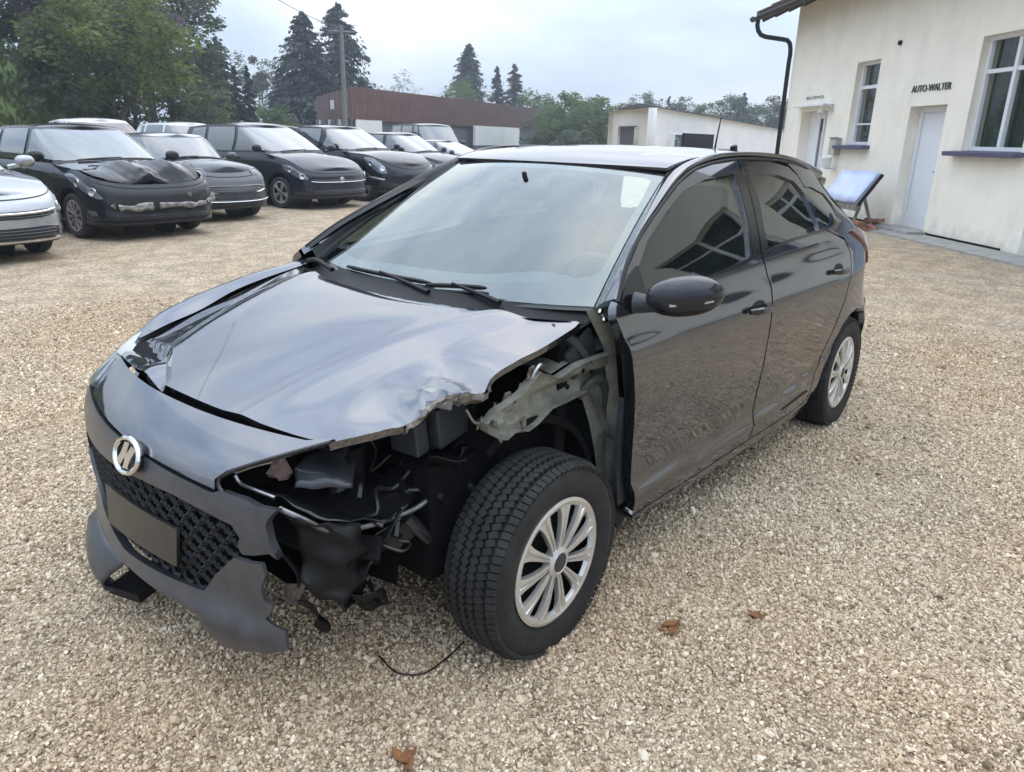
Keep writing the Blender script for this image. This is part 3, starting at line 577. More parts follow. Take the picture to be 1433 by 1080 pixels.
    # handles: a dark hollow and a strap over it
    for (x0, z0, k, par) in ((-1.265, .876, -.12, fd), (-2.25, .914, -.085, rd)):
        cup = [(x0+.066*math.cos(a), z0+k*(.066*math.cos(a))*0+.026*math.sin(a)+.0) for a in np.linspace(0, 2*np.pi, 20)[:-1]]
        hd = panel('handle_recess', cup, sf, M['black'], par, step=.02, off=.0015, depth=.002, flip=fl_)
        st = MB(); pp = []
        for t in np.linspace(-1, 1, 11):
            x = x0+t*.105; z = z0-.008-.006*(1-t*t)*0+.006*t
            pp.append((x, s*(float(sideY(np.array(x), np.array(z)))+.010+.020*(1-t**4)), z))
        st.tube(pp, [.010, .013, .0145, .015, .015, .015, .015, .015, .0145, .013, .010], 8); st.build('handle', M['capp'], par)
    # mirror
    rt_, tp = Vector((-.335, .885, 1.045)), Vector((-.475, 1.065, 1.075)); ax = (tp-rt_); Ln = ax.length; e1 = ax.normalized(); e3 = Vector((.80, .60, 0)); e3 = (e3-e1*e3.dot(e1)).normalized(); e2 = e3.cross(e1); e2 = e2 if e2.z > 0 else -e2
    if s > 0:      # the right mirror is gone
        ctr = (rt_+tp)/2; capm, hou = MB(), MB(); gu = []
        for i in range(25):
            th = math.pi*(i/24)-math.pi/2; row = []
            for j in range(33):
                ph = 2*math.pi*j/32; cx, sx = math.cos(th), math.sin(th)
                sg = lambda q, p: math.copysign(abs(q)**p, q)
                u_ = sg(math.cos(ph), .75)*sg(cx, .75); v_ = sg(sx, .85); w_ = sg(math.sin(ph), .9)*sg(cx, .8)
                tapr = 1-.22*max(0, u_)**2-.08*max(0, -u_)
                w2 = w_*.075 if w_ > 0 else w_*.035
                p = ctr+e1*u_*(Ln*.50)+e2*(v_*.059*tapr+.012*u_*0)+e3*w2*(1-.2*abs(u_)**2)
                row.append((p.x, p.y*s, p.z))
            gu.append(row)
        gu = np.array(gu)
        mir = MB().grid(gu[9:])  .build('side_mirror', M['capp'], car, True, 60)
        mir['label'] = 'left door mirror with grey cap' if s > 0 else 'right door mirror with grey cap'
        MB().grid(gu[:9]+(ctr*0)).build('mirror_housing', M['black'], mir, True, 60)
        MB().grid(gu[8:10]*1.0).build('mirror_seam', M['gloss'], mir, True, 60)
        mg = MB(); q = [ctr+e1*(Ln*.45*math.cos(a))+e2*(.05*math.sin(a))-e3*.038 for a in np.linspace(0, 2*np.pi, 25)[:-1]]
        mg.add([(p.x, p.y*s, p.z) for p in q], [tuple(range(24))]); mg.build('mirror_glass', M['chrome'], mir, False)
        tlx = [ctr+e1*(Ln*t)+e2*(-.012)+e3*(.066-.10*max(0, t-.2)) for t in np.linspace(-.25, .30, 8)]
        ti = MB(); ti.tube([(p.x, p.y*s, p.z) for p in tlx], .005, 6); ti.build('indicator_strip', M['lens'], mir)
        ft = MB(); ft.tube([(-.375, s*.825, 1.02), (-.385, s*.865, 1.022), (-.375, s*.905, 1.03)], [.034, .028, .026], 10); ft.build('mirror_foot', M['grey'], mir)
# --- rear end
rearrows = []
for z in (.27, .42, .62, .70, .85, .98, 1.06):
    xe = {.27: -3.16, .42: -3.19, .62: -3.2, .70: -3.16, .85: -3.13, .98: -3.08, 1.06: -3.02}[z]; ye = float(sideY(np.array(xe+.10), np.array(z)))-.01
    rearrows.append([(xe+.10, ye, z), (xe-.015, ye*.8, z), (xe-.05, 0, z), (xe-.015, -ye*.8, z), (xe+.10, -ye, z)])
tg = patch('tailgate', rearrows, M['paint'], car, n=24, k=18)
rg = []
for t in np.linspace(0, 1, 5):
    z = 1.06+.28*t; x = -3.05+.14*t; y = .70-.21*t; rg.append([(x+.10, y, z), (x, y*.7, z), (x-.02, 0, z), (x, -y*.7, z), (x+.10, -y, z)])
patch('rear_window', rg, M['wing'], tg, n=14, k=8)
patch('roof_spoiler', [[(-2.90, y, 1.352-.03*abs(y/.5)**2) for y in np.linspace(-.5, .5, 7)], [(-3.0, y, 1.335-.03*abs(y/.5)**2) for y in np.linspace(-.5, .5, 7)], [(-3.06, y*.96, 1.315-.03*abs(y/.5)**2) for y in np.linspace(-.5, .5, 7)]], M['paint'], tg, n=14, k=6, thick=.02)
# --- cabin
fl = MB(); fl.box((-1.6, 0, .24), (2.8, 1.5, .06)); fl.box((-2.9, 0, .26), (.5, 1.3, .10)); fl.box((-.3, 0, .24), (.9, 1.2, .06)); fl.build_each('floor_pan', M['dark'], car, False)
for s in (1, -1):
    dc = panel('door_card', [(-.40, .30), (-.35, .98), (-1.3, 1.05), (-2.2, 1.08), (-2.6, 1.08), (-2.6, .68), (-2.2, .60), (-2.05, .30)], SIDE[s], M['int'], car, step=.15, off=-.045, depth=.02, flip=s > 0)
patch('dashboard', [[(-.24, -.70, .93), (-.20, 0, .95), (-.24, .70, .93)], [(-.42, -.70, .955), (-.42, 0, .975), (-.42, .36, .995), (-.42, .70, .955)], [(-.62, -.70, .935), (-.64, 0, .955), (-.64, .36, 1.01), (-.62, .70, .935)], [(-.70, -.70, .85), (-.72, 0, .87), (-.72, .36, .90), (-.70, .70, .85)], [(-.70, -.70, .5), (-.72, 0, .5), (-.70, .70, .5)]], M['dash'], car, n=24, k=18)
sw = MB(); cc = Vector((-.90, .37, .90)); ux = Vector((0, 1, 0)); uy = Vector((.42, 0, .91)).normalized()
sw.tube([cc+ux*.185*math.cos(a)+uy*.185*math.sin(a) for a in np.linspace(0, 2*np.pi, 33)], .014, 8, False)
for a in (0, math.pi, -math.pi/2): sw.tube([cc+ux*.04*math.cos(a)+uy*.04*math.sin(a), cc+ux*.18*math.cos(a)+uy*.18*math.sin(a)], .016, 6)
sw.box(cc, (.05, .13, .11), (0, -.43, 0)); sw.tube([cc, cc+Vector((.25, 0, -.10))], .03, 8); sw.build('steering_wheel', M['grey'], car)
for y in (.37, -.37):
    se = MB(); se.box((-1.25, y, .50), (.50, .50, .18), (0, -.1, 0), .92); se.box((-1.55, y, .80), (.14, .48, .62), (0, -.32, 0), .85)
    sob = se.build('seat', M['int'], car, True, 30, bevel=.04)
    hr = MB(); hr.box((-1.68, y, 1.21), (.09, .26, .17), (0, -.25, 0), .85); hr.tube([(-1.64, y+.05, 1.05), (-1.67, y+.05, 1.2)], .006, 6); hr.tube([(-1.64, y-.05, 1.05), (-1.67, y-.05, 1.2)], .006, 6); hr.build('headrest', M['int'], sob, True, 30, bevel=.03)
se = MB(); se.box((-2.15, 0, .52), (.48, 1.25, .18), None, .95); se.box((-2.42, 0, .82), (.14, 1.22, .56), (0, -.3, 0), .92); se.build('rear_seat', M['int'], car, True, 30, bevel=.03)
rm = MB(); rm.box((-.86, 0, 1.28), (.03, .22, .06), (0, .2, 0)); rm.tube([(-.86, 0, 1.30), (-.84, 0, 1.36)], .012, 6); rm.build('rear_view_mirror', M['black'], car, True, 30, bevel=.008)

# --- wheels
def wheel_parts(parent, r=.31, wdt=.185, rimr=.195, spokes=10, tread=True, cm=None, dark=None, detail=True, sgn=1, twin=True):
    """wheel about the local y axis, outer side +y*sgn; returns its parts"""
    h = wdt/2; k = r/.31
    prof = [(-h*.75, rimr*.98), (-h*.98, rimr+.02*k), (-h*1.06, r-.055*k), (-h*1.0, r-.028*k), (-h*.80, r-.012*k), (0, r-.009*k), (h*.80, r-.012*k), (h*1.0, r-.028*k), (h*1.06, r-.055*k), (h*.98, rimr+.022*k), (h*.86, rimr+.004), (h*.72, rimr-.004)]
    n = 64 if detail else 28
    ty = MB(); ty.lathe([(a*sgn, q) for a, q in (prof if sgn > 0 else prof)], n, 'y')
    t = ty.build('tyre', M['rubber'], parent, True, 40)
    if tread:
        tr = MB(); N = 84 if detail else 40
        for i in range(N):
            a = 2*math.pi*i/N
            for (y0, wy, off, sk) in ((-h*.86, h*.30, 0, .25), (-h*.50, h*.30, .5, .5), (-h*.16, h*.26, .2, .55), (h*.18, h*.26, .7, -.55), (h*.52, h*.30, .3, -.5), (h*.87, h*.30, .8, -.25)):
                b = a+off*2*math.pi/N; lw = 2*math.pi*r/N*.80
                ro = r-.0035*k-(.010*k if abs(y0) > h*.7 else 0); cs, sn = math.cos(b), math.sin(b)
                er, et = Vector((cs, 0, sn)), Vector((-sn, 0, cs)); ey = Vector((0, 1, 0))
                c = er*ro+ey*y0; rot = Matrix((et, ey, er)).transposed() @ Matrix.Rotation(sk*sgn, 3, 'Z')
                if abs(y0) > h*.7: rot = Matrix((et, ey, er)).transposed() @ Matrix.Rotation(-.40*math.copysign(1, y0), 3, 'X') @ Matrix.Rotation(sk*sgn*.5, 3, 'Z')
                tr.box(c, (lw, wy*.97, .0135*k), rot)
        tr.build('tread', M['rubber'], t, False)
    rm_ = MB(); rm_.lathe([(h*.70*sgn, rimr+.001), (h*.95*sgn, rimr+.006), (h*.99*sgn, rimr-.004), (h*.93*sgn, rimr-.018), (h*.80*sgn, rimr-.022)], n, 'y')
    cv = rm_.build('wheel_cover', cm or M['cover'], parent, True, 40)
    sp = MB()
    for i in range(spokes):
        a = 2*math.pi*(i+.5)/spokes; er, et = Vector((math.cos(a), 0, math.sin(a))), Vector((-math.sin(a), 0, math.cos(a)))
        secs = []
        for q, wd in ((.035*k, .0085*k), (.075*k, .0125*k), (.12*k, .0165*k), (.155*k, .022*k), (rimr-.014, .033*k)):
            wd *= 10/spokes; yo = (h*.99-.012+.012*math.sin(min(1, q/rimr)*2.6))*sgn
            pr = [(-wd, -.014), (-wd*.9, 0), (-wd*.25, .001), (-wd*.12, -.006), (wd*.12, -.006), (wd*.25, .001), (wd*.9, 0), (wd, -.014)] if twin else [(-wd, -.014), (-wd*.8, 0), (0, .003), (wd*.8, 0), (wd, -.014)]
            secs.append([er*q+et*b_+Vector((0, yo+c_*sgn, 0)) for b_, c_ in pr])
        sp.grid([[tuple(p) for p in s_] for s_ in secs])
    sp.lathe([(h*.70*sgn, .05*k), (h*.97*sgn, .047*k), (h*1.0*sgn, .040*k), ((h*1.0+.004)*sgn, .034*k), ((h*1.0+.002)*sgn, .030*k)], 24, 'y'); sp.build('spokes', cm or M['cover'], cv, True, 40)
    cp = MB(); cp.lathe([((h*1.0)*sgn, .031*k), ((h*1.0+.003)*sgn, .029*k), ((h*1.0+.004)*sgn, 0)], 20, 'y'); cp.build('hub_cap', M['grey'], cv, True, 40)
    dk = MB(); dk.lathe([(h*.45*sgn, rimr), (h*.42*sgn, .135*k), (h*.40*sgn, .0)], 30, 'y'); dk.lathe([(-h*.7*sgn, rimr*.98), (h*.75*sgn, rimr*.985)], 30, 'y'); dk.build_each('brake_disc', dark or M['dark'], parent, True, 40)
    return t
for (x, y, s, st) in ((.0, .765, 1, 0), (0, -.765, -1, 0), (-2.615, .775, 1, 0), (-2.615, -.775, -1, 0)):
    we = bpy.data.objects.new('wheel', None); COL.objects.link(we); we.parent = car; we.location = (x, y, .298); we.empty_display_size = .1
    we.rotation_euler = (0, R(17 if x == 0 else 40), st)
    wheel_parts(we, sgn=s, detail=True, tread=s > 0, spokes=11)
la = MB(); la.lathe([(.40, .40), (.80, .40)], 20, 'y', (-2.615, 0, .30), R(-10), R(190)); la.lathe([(.40, .40), (.405, .01)], 20, 'y', (-2.615, 0, .30)); la.lathe([(-.40, .40), (-.80, .40)], 20, 'y', (-2.615, 0, .30), R(-10), R(190)); la.lathe([(-.40, .40), (-.78, .40)], 20, 'y', (-.02, 0, .30), R(-10), R(190)); la.build_each('arch_liner', M['dark'], car)
ax = MB(); ax.tube([(0, .5, .27), (0, .72, .298)], .035, 8); ax.tube([(0, .55, .3), (-.02, .62, .70)], .04, 8); ax.tube([(-2.615, -.7, .28), (-2.615, .7, .28)], .04, 8); ax.build_each('suspension_arm', M['dark'], car)

# ================================================================== parked cars behind: one generator, each car with its own proportions
M['bgslat'] = mat('slat_grey', (.03, .03, .032), .35)
M['bgglass'] = mat('tinted_glass', (.035, .045, .048), .05, 0, 1, spec=.5)
M['bgglass'].node_tree.nodes['Principled BSDF'].inputs['Coat IOR'].default_value = 1.9
M['bglens'] = mat('clear_lamp', (.16, .17, .18), .10, .4, 1)
M['bgdark'] = mat('dark_trim', (.010, .010, .011), .4)
M['bgchrome'] = mat('bright_trim', (.6, .6, .6), .2, 1)
M['alloy'] = mat('alloy_wheel', (.36, .36, .36), .35, .8)
def halfring(u, xr, xf, w_, Lr, Lf, nr, nf):
    u = np.asarray(u, float); x = np.empty_like(u); y = np.empty_like(u)
    a = np.clip(u/.25, 0, 1)*np.pi/2; b = np.clip((1-u)/.25, 0, 1)*np.pi/2; q = np.clip((u-.25)/.5, 0, 1)
    x = (xr+Lr)+(xf-Lf-xr-Lr)*q; y = w_*np.ones_like(u)
    k = u < .25; x = np.where(k, xr+Lr*(1-np.abs(np.cos(a))**(2/nr)), x); y = np.where(k, w_*np.abs(np.sin(a))**(2/nr), y)
    k = u > .75; x = np.where(k, xf-Lf*(1-np.abs(np.cos(b))**(2/nf)), x); y = np.where(k, w_*np.abs(np.sin(b))**(2/nf), y)
    return x, y
def auto_panel(name, outline, surf, m, parent, ctr, **k):
    c = np.array(outline).mean(0); e = 1e-3; a, b = np.array([c[0]]), np.array([c[1]])
    n = np.cross((surf(a+e, b)-surf(a-e, b))[0], (surf(a, b+e)-surf(a, b-e))[0]); P = surf(a, b)[0]
    return panel(name, outline, surf, m, parent, flip=bool(np.dot(n, P-np.array(ctr)) < 0), **k)
class CarShape:
    FR = [0, .14, .40, .70, .90, 1.0]; WF = [.93, .985, 1., .995, .972, .93]
    def __init__(s, **p):
        d = dict(wb=2.6, nose=.86, tail=-3.35, W=.88, sill=.22, belt=[(-3.4, .95), (-1.8, .95), (-.3, .92), (.45, .82), (.8, .70)], Lf=.50, Lr=.45, nf=2.5, nr=2.6, crown=.07,
                 dnf=[-.05, 0, -.005, -.03, -.09, -.17], cowl=-.32, wstop=-1.12, rtail=-2.95, rbase=-3.15, wroof=.60, roof=[(-3.1, 1.37), (-2.5, 1.43), (-1.8, 1.47), (-1.2, 1.45), (-1.05, 1.42)],
                 r=.315, archr=.37, wsc=.80, gW=.91, gLf=.42)
        d.update(p); s.__dict__.update(d)
        s.zs = pch(*zip(*s.belt)); s.zr = pch(*zip(*s.roof)); s.fw = pch(s.FR, s.WF); s.fx = pch(s.FR, s.dnf); s.fr = pch(s.FR, [.05, 0, 0, .02, .05, .10])
    def B(s, u, l):
        u, l = np.broadcast_arrays(np.asarray(u, float), np.asarray(l, float))
        x, y = halfring(u, s.tail+s.fr(l), s.nose+s.fx(l), s.W*s.fw(l), s.Lr, s.Lf, s.nr, s.nf)
        return np.stack([x, y, s.sill+(s.zs(x)-s.sill)*l], -1)
    def F(s, v, l):
        v = np.asarray(v, float); P = s.B(1-.30*np.abs(v), l); P[..., 1] *= np.sign(v); return P
    def S(s, sg):
        def f(x, z):
            l = np.clip((z-s.sill)/(s.zs(x)-s.sill), 0, 1); xf = s.nose+s.fx(l); xr = s.tail+s.fr(l); w_ = s.W*s.fw(l)
            a = np.clip((x-(xf-s.Lf))/s.Lf, 0, .999); b = np.clip(((xr+s.Lr)-x)/s.Lr, 0, .999)
            y = w_*(1-a**s.nf)**(1/s.nf)*(1-b**s.nr)**(1/s.nr)
            return np.stack([x, sg*y, z+0*x], -1)
        return f
    def T(s, u, v):
        P = s.B(u, np.ones_like(u)); y = P[..., 1].copy(); P[..., 1] = y*v; P[..., 2] += s.crown*(1-np.abs(v)**2.2); return P
    def hoodxy(s, x, y):
        l = np.ones_like(x); w_ = s.S(1)(x, s.zs(x))[..., 1]
        return np.stack([x, y, s.zs(x)+s.crown*(1-np.abs(np.clip(y/w_, -1, 1))**2.2)], -1)
    def G(s, u, t):
        u, t = np.broadcast_arrays(np.asarray(u, float), np.asarray(t, float))
        x0, y0 = halfring(u, s.rbase, s.cowl, s.W*s.gW, .25, s.gLf, 2.6, 2.2); x1, y1 = halfring(u, s.rtail, s.wstop, s.wroof, .2, .24, 2.8, 2.4)
        w0 = s.S(1)(x0, s.zs(x0))[..., 1]
        z0 = s.zs(x0)+s.crown*(1-np.abs(np.clip(y0/(w0+1e-6), 0, 1))**2.2)-.012; z1 = s.zr(x1)-.045
        k = 4*t*(1-t)
        return np.stack([x0+(x1-x0)*t, y0+(y1-y0)*t+.022*k*(y0 > .3), z0+(z1-z0)*t+.012*k], -1)
    def GS(s, sg):
        def f(u, t):
            P = s.G(u, t); P[..., 1] *= sg; return P
        return f
    def W_(s, v, t):
        v = np.asarray(v, float); P = s.G(1-(1-s.wsc)*np.abs(v), t); P[..., 1] *= np.sign(v)+(v == 0)*0; return P
def ucoord(cs, x, base=True):
    return None
def make_car(cs, body, label, cat='car', loc=(0, 0), head=95, group=None, name='parked_car', spokes=9, wheelmat=None, detail=True, face=(), roofmat=None, doors=(-.42, -1.45, -2.35), lod=1, crash=None, wins=None, glassm=None, railm=None, steer=0, twin=False):
    root = empty(name, (loc[0], loc[1], 0), R(head), label, cat, group); ctr = (-1.3, 0, .6); gm = glassm or M['bgglass']
    us = np.unique(np.concatenate([np.linspace(0, .25, 11), np.linspace(.25, .75, 64), np.linspace(.75, 1, 15)])); ls = np.unique(np.concatenate([np.linspace(0, 1, 24), cs.FR]))
    g = cs.B(us[:, None]+0*ls[None], ls[None]+0*us[:, None]); mb = MB(); n, m_ = g.shape[:2]
    for sg in (1, -1):
        q = g.copy(); q[..., 1] *= sg; mid = (q[:-1, :-1]+q[1:, 1:])/2; v = q.reshape(-1, 3).tolist(); f = []
        for i in range(n-1):
            for j in range(m_-1):
                c = mid[i, j]
                if any(math.hypot(c[0]-xw, c[2]-cs.r) < cs.archr+.015 and abs(c[1]) > .45 for xw in (0, -cs.wb)): continue
                a = (i*m_+j, (i+1)*m_+j, (i+1)*m_+j+1, i*m_+j+1); f.append(a if sg < 0 else a[::-1])
        mb.add(v, f)
    vv = np.linspace(-1, 1, 45 if crash else 21)
    top = cs.T(us[:, None]+0*vv[None], vv[None]+0*us[:, None])
    if crash: top = crash(top)
    nt_, mt = top.shape[:2]; mb.add(top.reshape(-1, 3).tolist(), [(i*mt+j, (i+1)*mt+j, (i+1)*mt+j+1, i*mt+j+1) for i in range(nt_-1) for j in range(mt-1)])
    mb.box((-cs.wb/2, 0, cs.sill+.02), (cs.wb+1.2, cs.W*1.7, .03))
    bo = mb.build('body', body, root, True, 40)
    # wheel arches
    for sg in (1, -1):
        for xw in (0, -cs.wb):
            a0, a1 = R(-8), R(188); ro, ri = cs.archr+.055, cs.archr
            ol = [(xw+ro*math.cos(a), cs.r+ro*math.sin(a)) for a in np.linspace(a0, a1, 22)]+[(xw+ri*math.cos(a), cs.r+ri*math.sin(a)) for a in np.linspace(a1, a0, 22)]
            auto_panel('arch_lip', ol, cs.S(sg), body, bo, ctr, step=.06, off=.004, depth=.03)
    al = MB()
    for sg in (1, -1):
        for xw in (0, -cs.wb): al.lathe([(.38*sg, cs.archr+.03), ((cs.W-.02)*sg, cs.archr+.03)], 16, 'y', (xw, 0, cs.r), R(-10), R(190)); al.lathe([(.40*sg, cs.archr+.03), (.401*sg, .02)], 16, 'y', (xw, 0, cs.r))
    al.build_each('arch_liner', M['bgdark'], root)
    # cabin
    ts = np.linspace(0, 1, 9); gg = cs.G(us[:, None]+0*ts[None], ts[None]+0*us[:, None]); cb = MB()
    for sg in (1, -1): q = gg.copy(); q[..., 1] *= sg; cb.grid(q if sg > 0 else q[:, ::-1])
    cb.build('cabin', body, root, True, 45)
    e = gg[:, -1]; rr = np.stack([np.stack([e[:, 0], e[:, 1]*v_, e[:, 2]+.045*(1-abs(v_)**2.4)*1.0], 1) for v_ in np.linspace(1, -1, 15)], 1)
    MB().grid(rr).build('roof', roofmat or body, root, True, 45)
    c2 = (-1.5, 0, .9); wl_ = [(-.93, .06), (0, .05), (.93, .06), (.95, .5), (.93, .93), (0, .95), (-.93, .93), (-.95, .5)]
    auto_panel('windshield', smooth_poly(wl_, 1), lambda u, v: cs.W_(u, v), gm, root, c2, step=.14, off=.006, depth=.01)
    wd = MB()
    for a_, b_ in (((-.55, .03), (.05, .06)), ((0, .03), (.60, .05))): wd.tube([cs.W_(np.array(a_[0]+(b_[0]-a_[0])*t), np.array(a_[1]+(b_[1]-a_[1])*t))+np.array((.012, 0, .02)) for t in np.linspace(0, 1, 5)], .012, 4)
    wd.build_each('wiper', M['bgdark'], root)
    uu = np.linspace(.22, .85, 400)
    xb = cs.G(uu, 0*uu)[:, 0]; xt = cs.G(uu, 0*uu+1)[:, 0]
    def u_at(x, t): return float(np.interp(x, xb+(xt-xb)*t, uu))
    wn_ = wins or [(-.55, doors[1]+.06), (doors[1]-.06, doors[2]+.02), (doors[2]-.09, cs.rbase+.55)]
    for sg in (1, -1):
        for k_, (xa, xc) in enumerate(wn_):
            t0_, t1_ = .07, .90
            xa1 = min(xa, cs.wstop-.02) if k_ == 0 else xa+(0.02 if k_ else 0); xc1 = xc if k_ < len(wn_)-1 else max(xc, cs.rtail+.38)
            ol = [(u_at(xa, t0_), t0_), (u_at(xa1 if k_ == 0 else xa, t1_), t1_), (u_at(xc1, t1_), t1_), (u_at(xc, t0_), t0_)]
            if abs(ol[0][0]-ol[3][0]) < .012: continue
            auto_panel('window', ol, cs.GS(sg), gm, root, c2, step=.05, off=.012, depth=.012)
        if detail:
            ds = list(zip(doors[:-1], doors[1:]))
            for xa, xc in ds:
                zb = cs.sill+.10; S_ = cs.S(sg); tp = lambda x: float(cs.zs(np.array(x)))-.012
                ol = [(xa, zb), (xa-.01, tp(xa)), ((xa+xc)/2, tp((xa+xc)/2)), (xc+.012, tp(xc)), (xc+.012, zb)]
                if math.hypot(xc+cs.wb, 0) < cs.archr+.1: ol[-1] = (xc+.30, zb); ol.insert(-1, (xc+.03, cs.r+.33))
                d_ = auto_panel('door', ol, S_, body, root, ctr, step=.10, off=.004, depth=.006)
                gp = MB(); q = S_(np.array([xc, xc]), np.array([zb, tp(xc)])); qs = S_(np.full(6, xc+.006), np.linspace(cs.r+.30 if math.hypot(xc+cs.wb, 0) < .5 else zb, tp(xc), 6))+np.array([[0, sg*.004, 0]]); gp.tube(qs, .006, 4); gp.build('door_gap', M['bgdark'], d_)
                hx = xc+.17; hz = float(cs.zs(np.array(hx)))-.10; p = S_(np.array([hx-.09, hx, hx+.09]), np.array([hz]*3)); h_ = MB(); h_.tube(p+np.array([[0, sg*.022, 0]]), .014, 6); h_.build('handle', body, d_)
    # mirrors
    for sg in (1, -1):
        x0 = cs.cowl-.28; z0 = float(cs.zs(np.array(x0)))+.09; mm = MB(); c = np.array((x0, sg*(cs.W+.11), z0+.02)); gr = []
        for th in np.linspace(-np.pi/2, np.pi/2, 9): gr.append([(c[0]+(.07 if math.cos(ph) > 0 else .03)*math.cos(ph)*math.cos(th)**.8, c[1]+.115*math.copysign(abs(math.sin(ph))**.8, math.sin(ph))*math.cos(th)**.7, c[2]+.075*math.sin(th)) for ph in np.linspace(0, 2*np.pi, 15)])
        mm.grid(gr); mm.tube([(x0, sg*(cs.W-.09), z0-.05), (x0+.01, sg*(cs.W+.03), z0-.03)], .03, 6); mm.build('side_mirror', body, root)
    # wheels: one built, three copied
    proto = None
    for (x, s_) in ((0, 1), (0, -1), (-cs.wb, 1), (-cs.wb, -1)):
        y = s_*(cs.W-.105)
        if proto is None:
            w0 = bpy.data.objects.new('wheel', None); COL.objects.link(w0); w0.parent = root; w0.empty_display_size = .1
            wheel_parts(w0, r=cs.r, wdt=.19, rimr=cs.r*.66, spokes=spokes, tread=False, cm=wheelmat or M['alloy'], dark=M['bgdark'], detail=False, twin=twin); proto = w0
            w1 = w0
        else:
            w1 = proto.copy(); COL.objects.link(w1); w1.parent = root
            for ch in list(proto.children):
                c_ = ch.copy(); COL.objects.link(c_); c_.parent = w1
                for gc in ch.children: d_ = gc.copy(); COL.objects.link(d_); d_.parent = c_
        w1.location = (x, y, cs.r-.008); w1.rotation_euler = (0, .3*x+.2*s_, (0 if s_ > 0 else math.pi)+(R(steer) if x == 0 else 0))
    # seam between bonnet and nose
    if detail:
        P = cs.F(np.linspace(-1, 1, 41), np.full(41, .945)); sm_b = MB(); sm_b.tube(P+(P-np.array(ctr))*.0015, .007, 4, False); sm_b.build('bonnet_gap', M['bgdark'], root)
        P = cs.F(np.linspace(-1.1, 1.1, 31), np.full(31, .05)); lp = MB(); lp.tube(P+np.array([[.012, 0, 0]]), .03, 5, False); lp.build('lower_spoiler', M['bgdark'], root)
    # face
    for nm, ol, m_, off, dep in face: 
        o_ = auto_panel(nm, ol, lambda u, v: cs.F(u, v), m_, root, (-.3, 0, .5), step=.10, off=off, depth=dep)
        if nm == 'headlight' and detail:
            c_ = np.array(ol).mean(0)
            for k_ in (-.5, .5):
                vv_, ll_ = c_[0]+k_*.22*np.sign(c_[0]), c_[1]+.045*k_; P = cs.F(np.array([vv_]), np.array([ll_]))[0]; q_ = cs.F(np.array([vv_+.01, vv_-.01, vv_, vv_]), np.array([ll_, ll_, ll_+.01, ll_-.01])); nn = np.cross(q_[0]-q_[1], q_[2]-q_[3]); nn = nn/np.linalg.norm(nn)*np.sign(np.dot(nn, P-np.array((-.3, 0, .5)))); a_ = Vector(nn).orthogonal().normalized(); b_ = Vector(nn).cross(a_)
                rf_ = MB(); rf_.grid([[tuple(Vector(P)+Vector(nn)*h_+(a_*math.cos(t)+b_*math.sin(t))*r_) for t in np.linspace(0, 2*np.pi, 15)] for h_, r_ in ((.0, .062), (.016, .06), (.018, .05), (.014, .042), (.016, .001))]); rf_.build('reflector', M['bgchrome'], o_)
        if nm in ('grille', 'air_intake') and detail:
            a_ = np.array(ol); v0, v1 = a_[:, 0].min(), a_[:, 0].max(); l0, l1 = a_[:, 1].min(), a_[:, 1].max()
            for ll_ in np.linspace(l0, l1, 5)[1:-1]:
                P = cs.F(np.linspace(v0*.86, v1*.86, 9), np.full(9, ll_))+np.array([[.010, 0, 0]]); sl_ = MB(); sl_.tube(P, .008, 4); sl_.build('slat', M['bgslat'], o_)
    return root
def mir(o): return [(-a, b) for a, b in o]
def sm(o): return smooth_poly(o, 1)
BLK = paint('black_car_paint', (.010, .011, .014), .1, .3, .015); NAVY = paint('anthracite_car_paint', (.016, .019, .027), .3, .3, .015)
GRYP = paint('mid_grey_car_paint', (.06, .064, .072), .5, .3, .02); SILV = paint('silver_car_paint', (.30, .305, .315), .6, .35, .05)
WHT = paint('white_car_paint', (.62, .62, .60), .0, .4, .05); TEAL = paint('petrol_van_paint', (.012, .032, .036), .3, .35, .05)
for q_ in (BLK, NAVY, GRYP, TEAL): q_.node_tree.nodes['Principled BSDF'].inputs['Coat IOR'].default_value = 1.42; q_.node_tree.nodes['Principled BSDF'].inputs['Specular IOR Level'].default_value = .05
ROW = 'cars parked side by side at the back of the yard'
lampL = sm([(.50, .66), (.62, .80), (.98, .96), (1.03, .90), (.90, .74), (.60, .64)])
def std_face(lamp=lampL, grille=((-.42, .70), (.42, .70), (.40, .58), (-.40, .58)), intake=((-.46, .14), (.46, .14), (.40, .36), (-.40, .36)), fog=((.62, .20), (.84, .22), (.86, .34), (.64, .34)), lm=None):
    lm = lm or M['bglens']
    return [('headlight', lamp, lm, .010, .03), ('headlight', mir(lamp), lm, .010, .03), ('grille', sm(list(grille)), M['bgdark'], .006, .02), ('air_intake', sm(list(intake)), M['bgdark'], .006, .02),
            ('fog_lamp', sm(list(fog)), M['bgdark'], .005, .01), ('fog_lamp', mir(sm(list(fog))), M['bgdark'], .005, .01)]
def badge(root, cs, v, l, r=.05, m=None, nm='emblem'):
    P = cs.F(np.array([v]), np.array([l]))[0]; b = MB(); b.lathe([(-.02, r), (.012, r), (.018, r*.85), (.016, 0)], 16, 'x', P); return b.build(nm, m or M['bgchrome'], root)

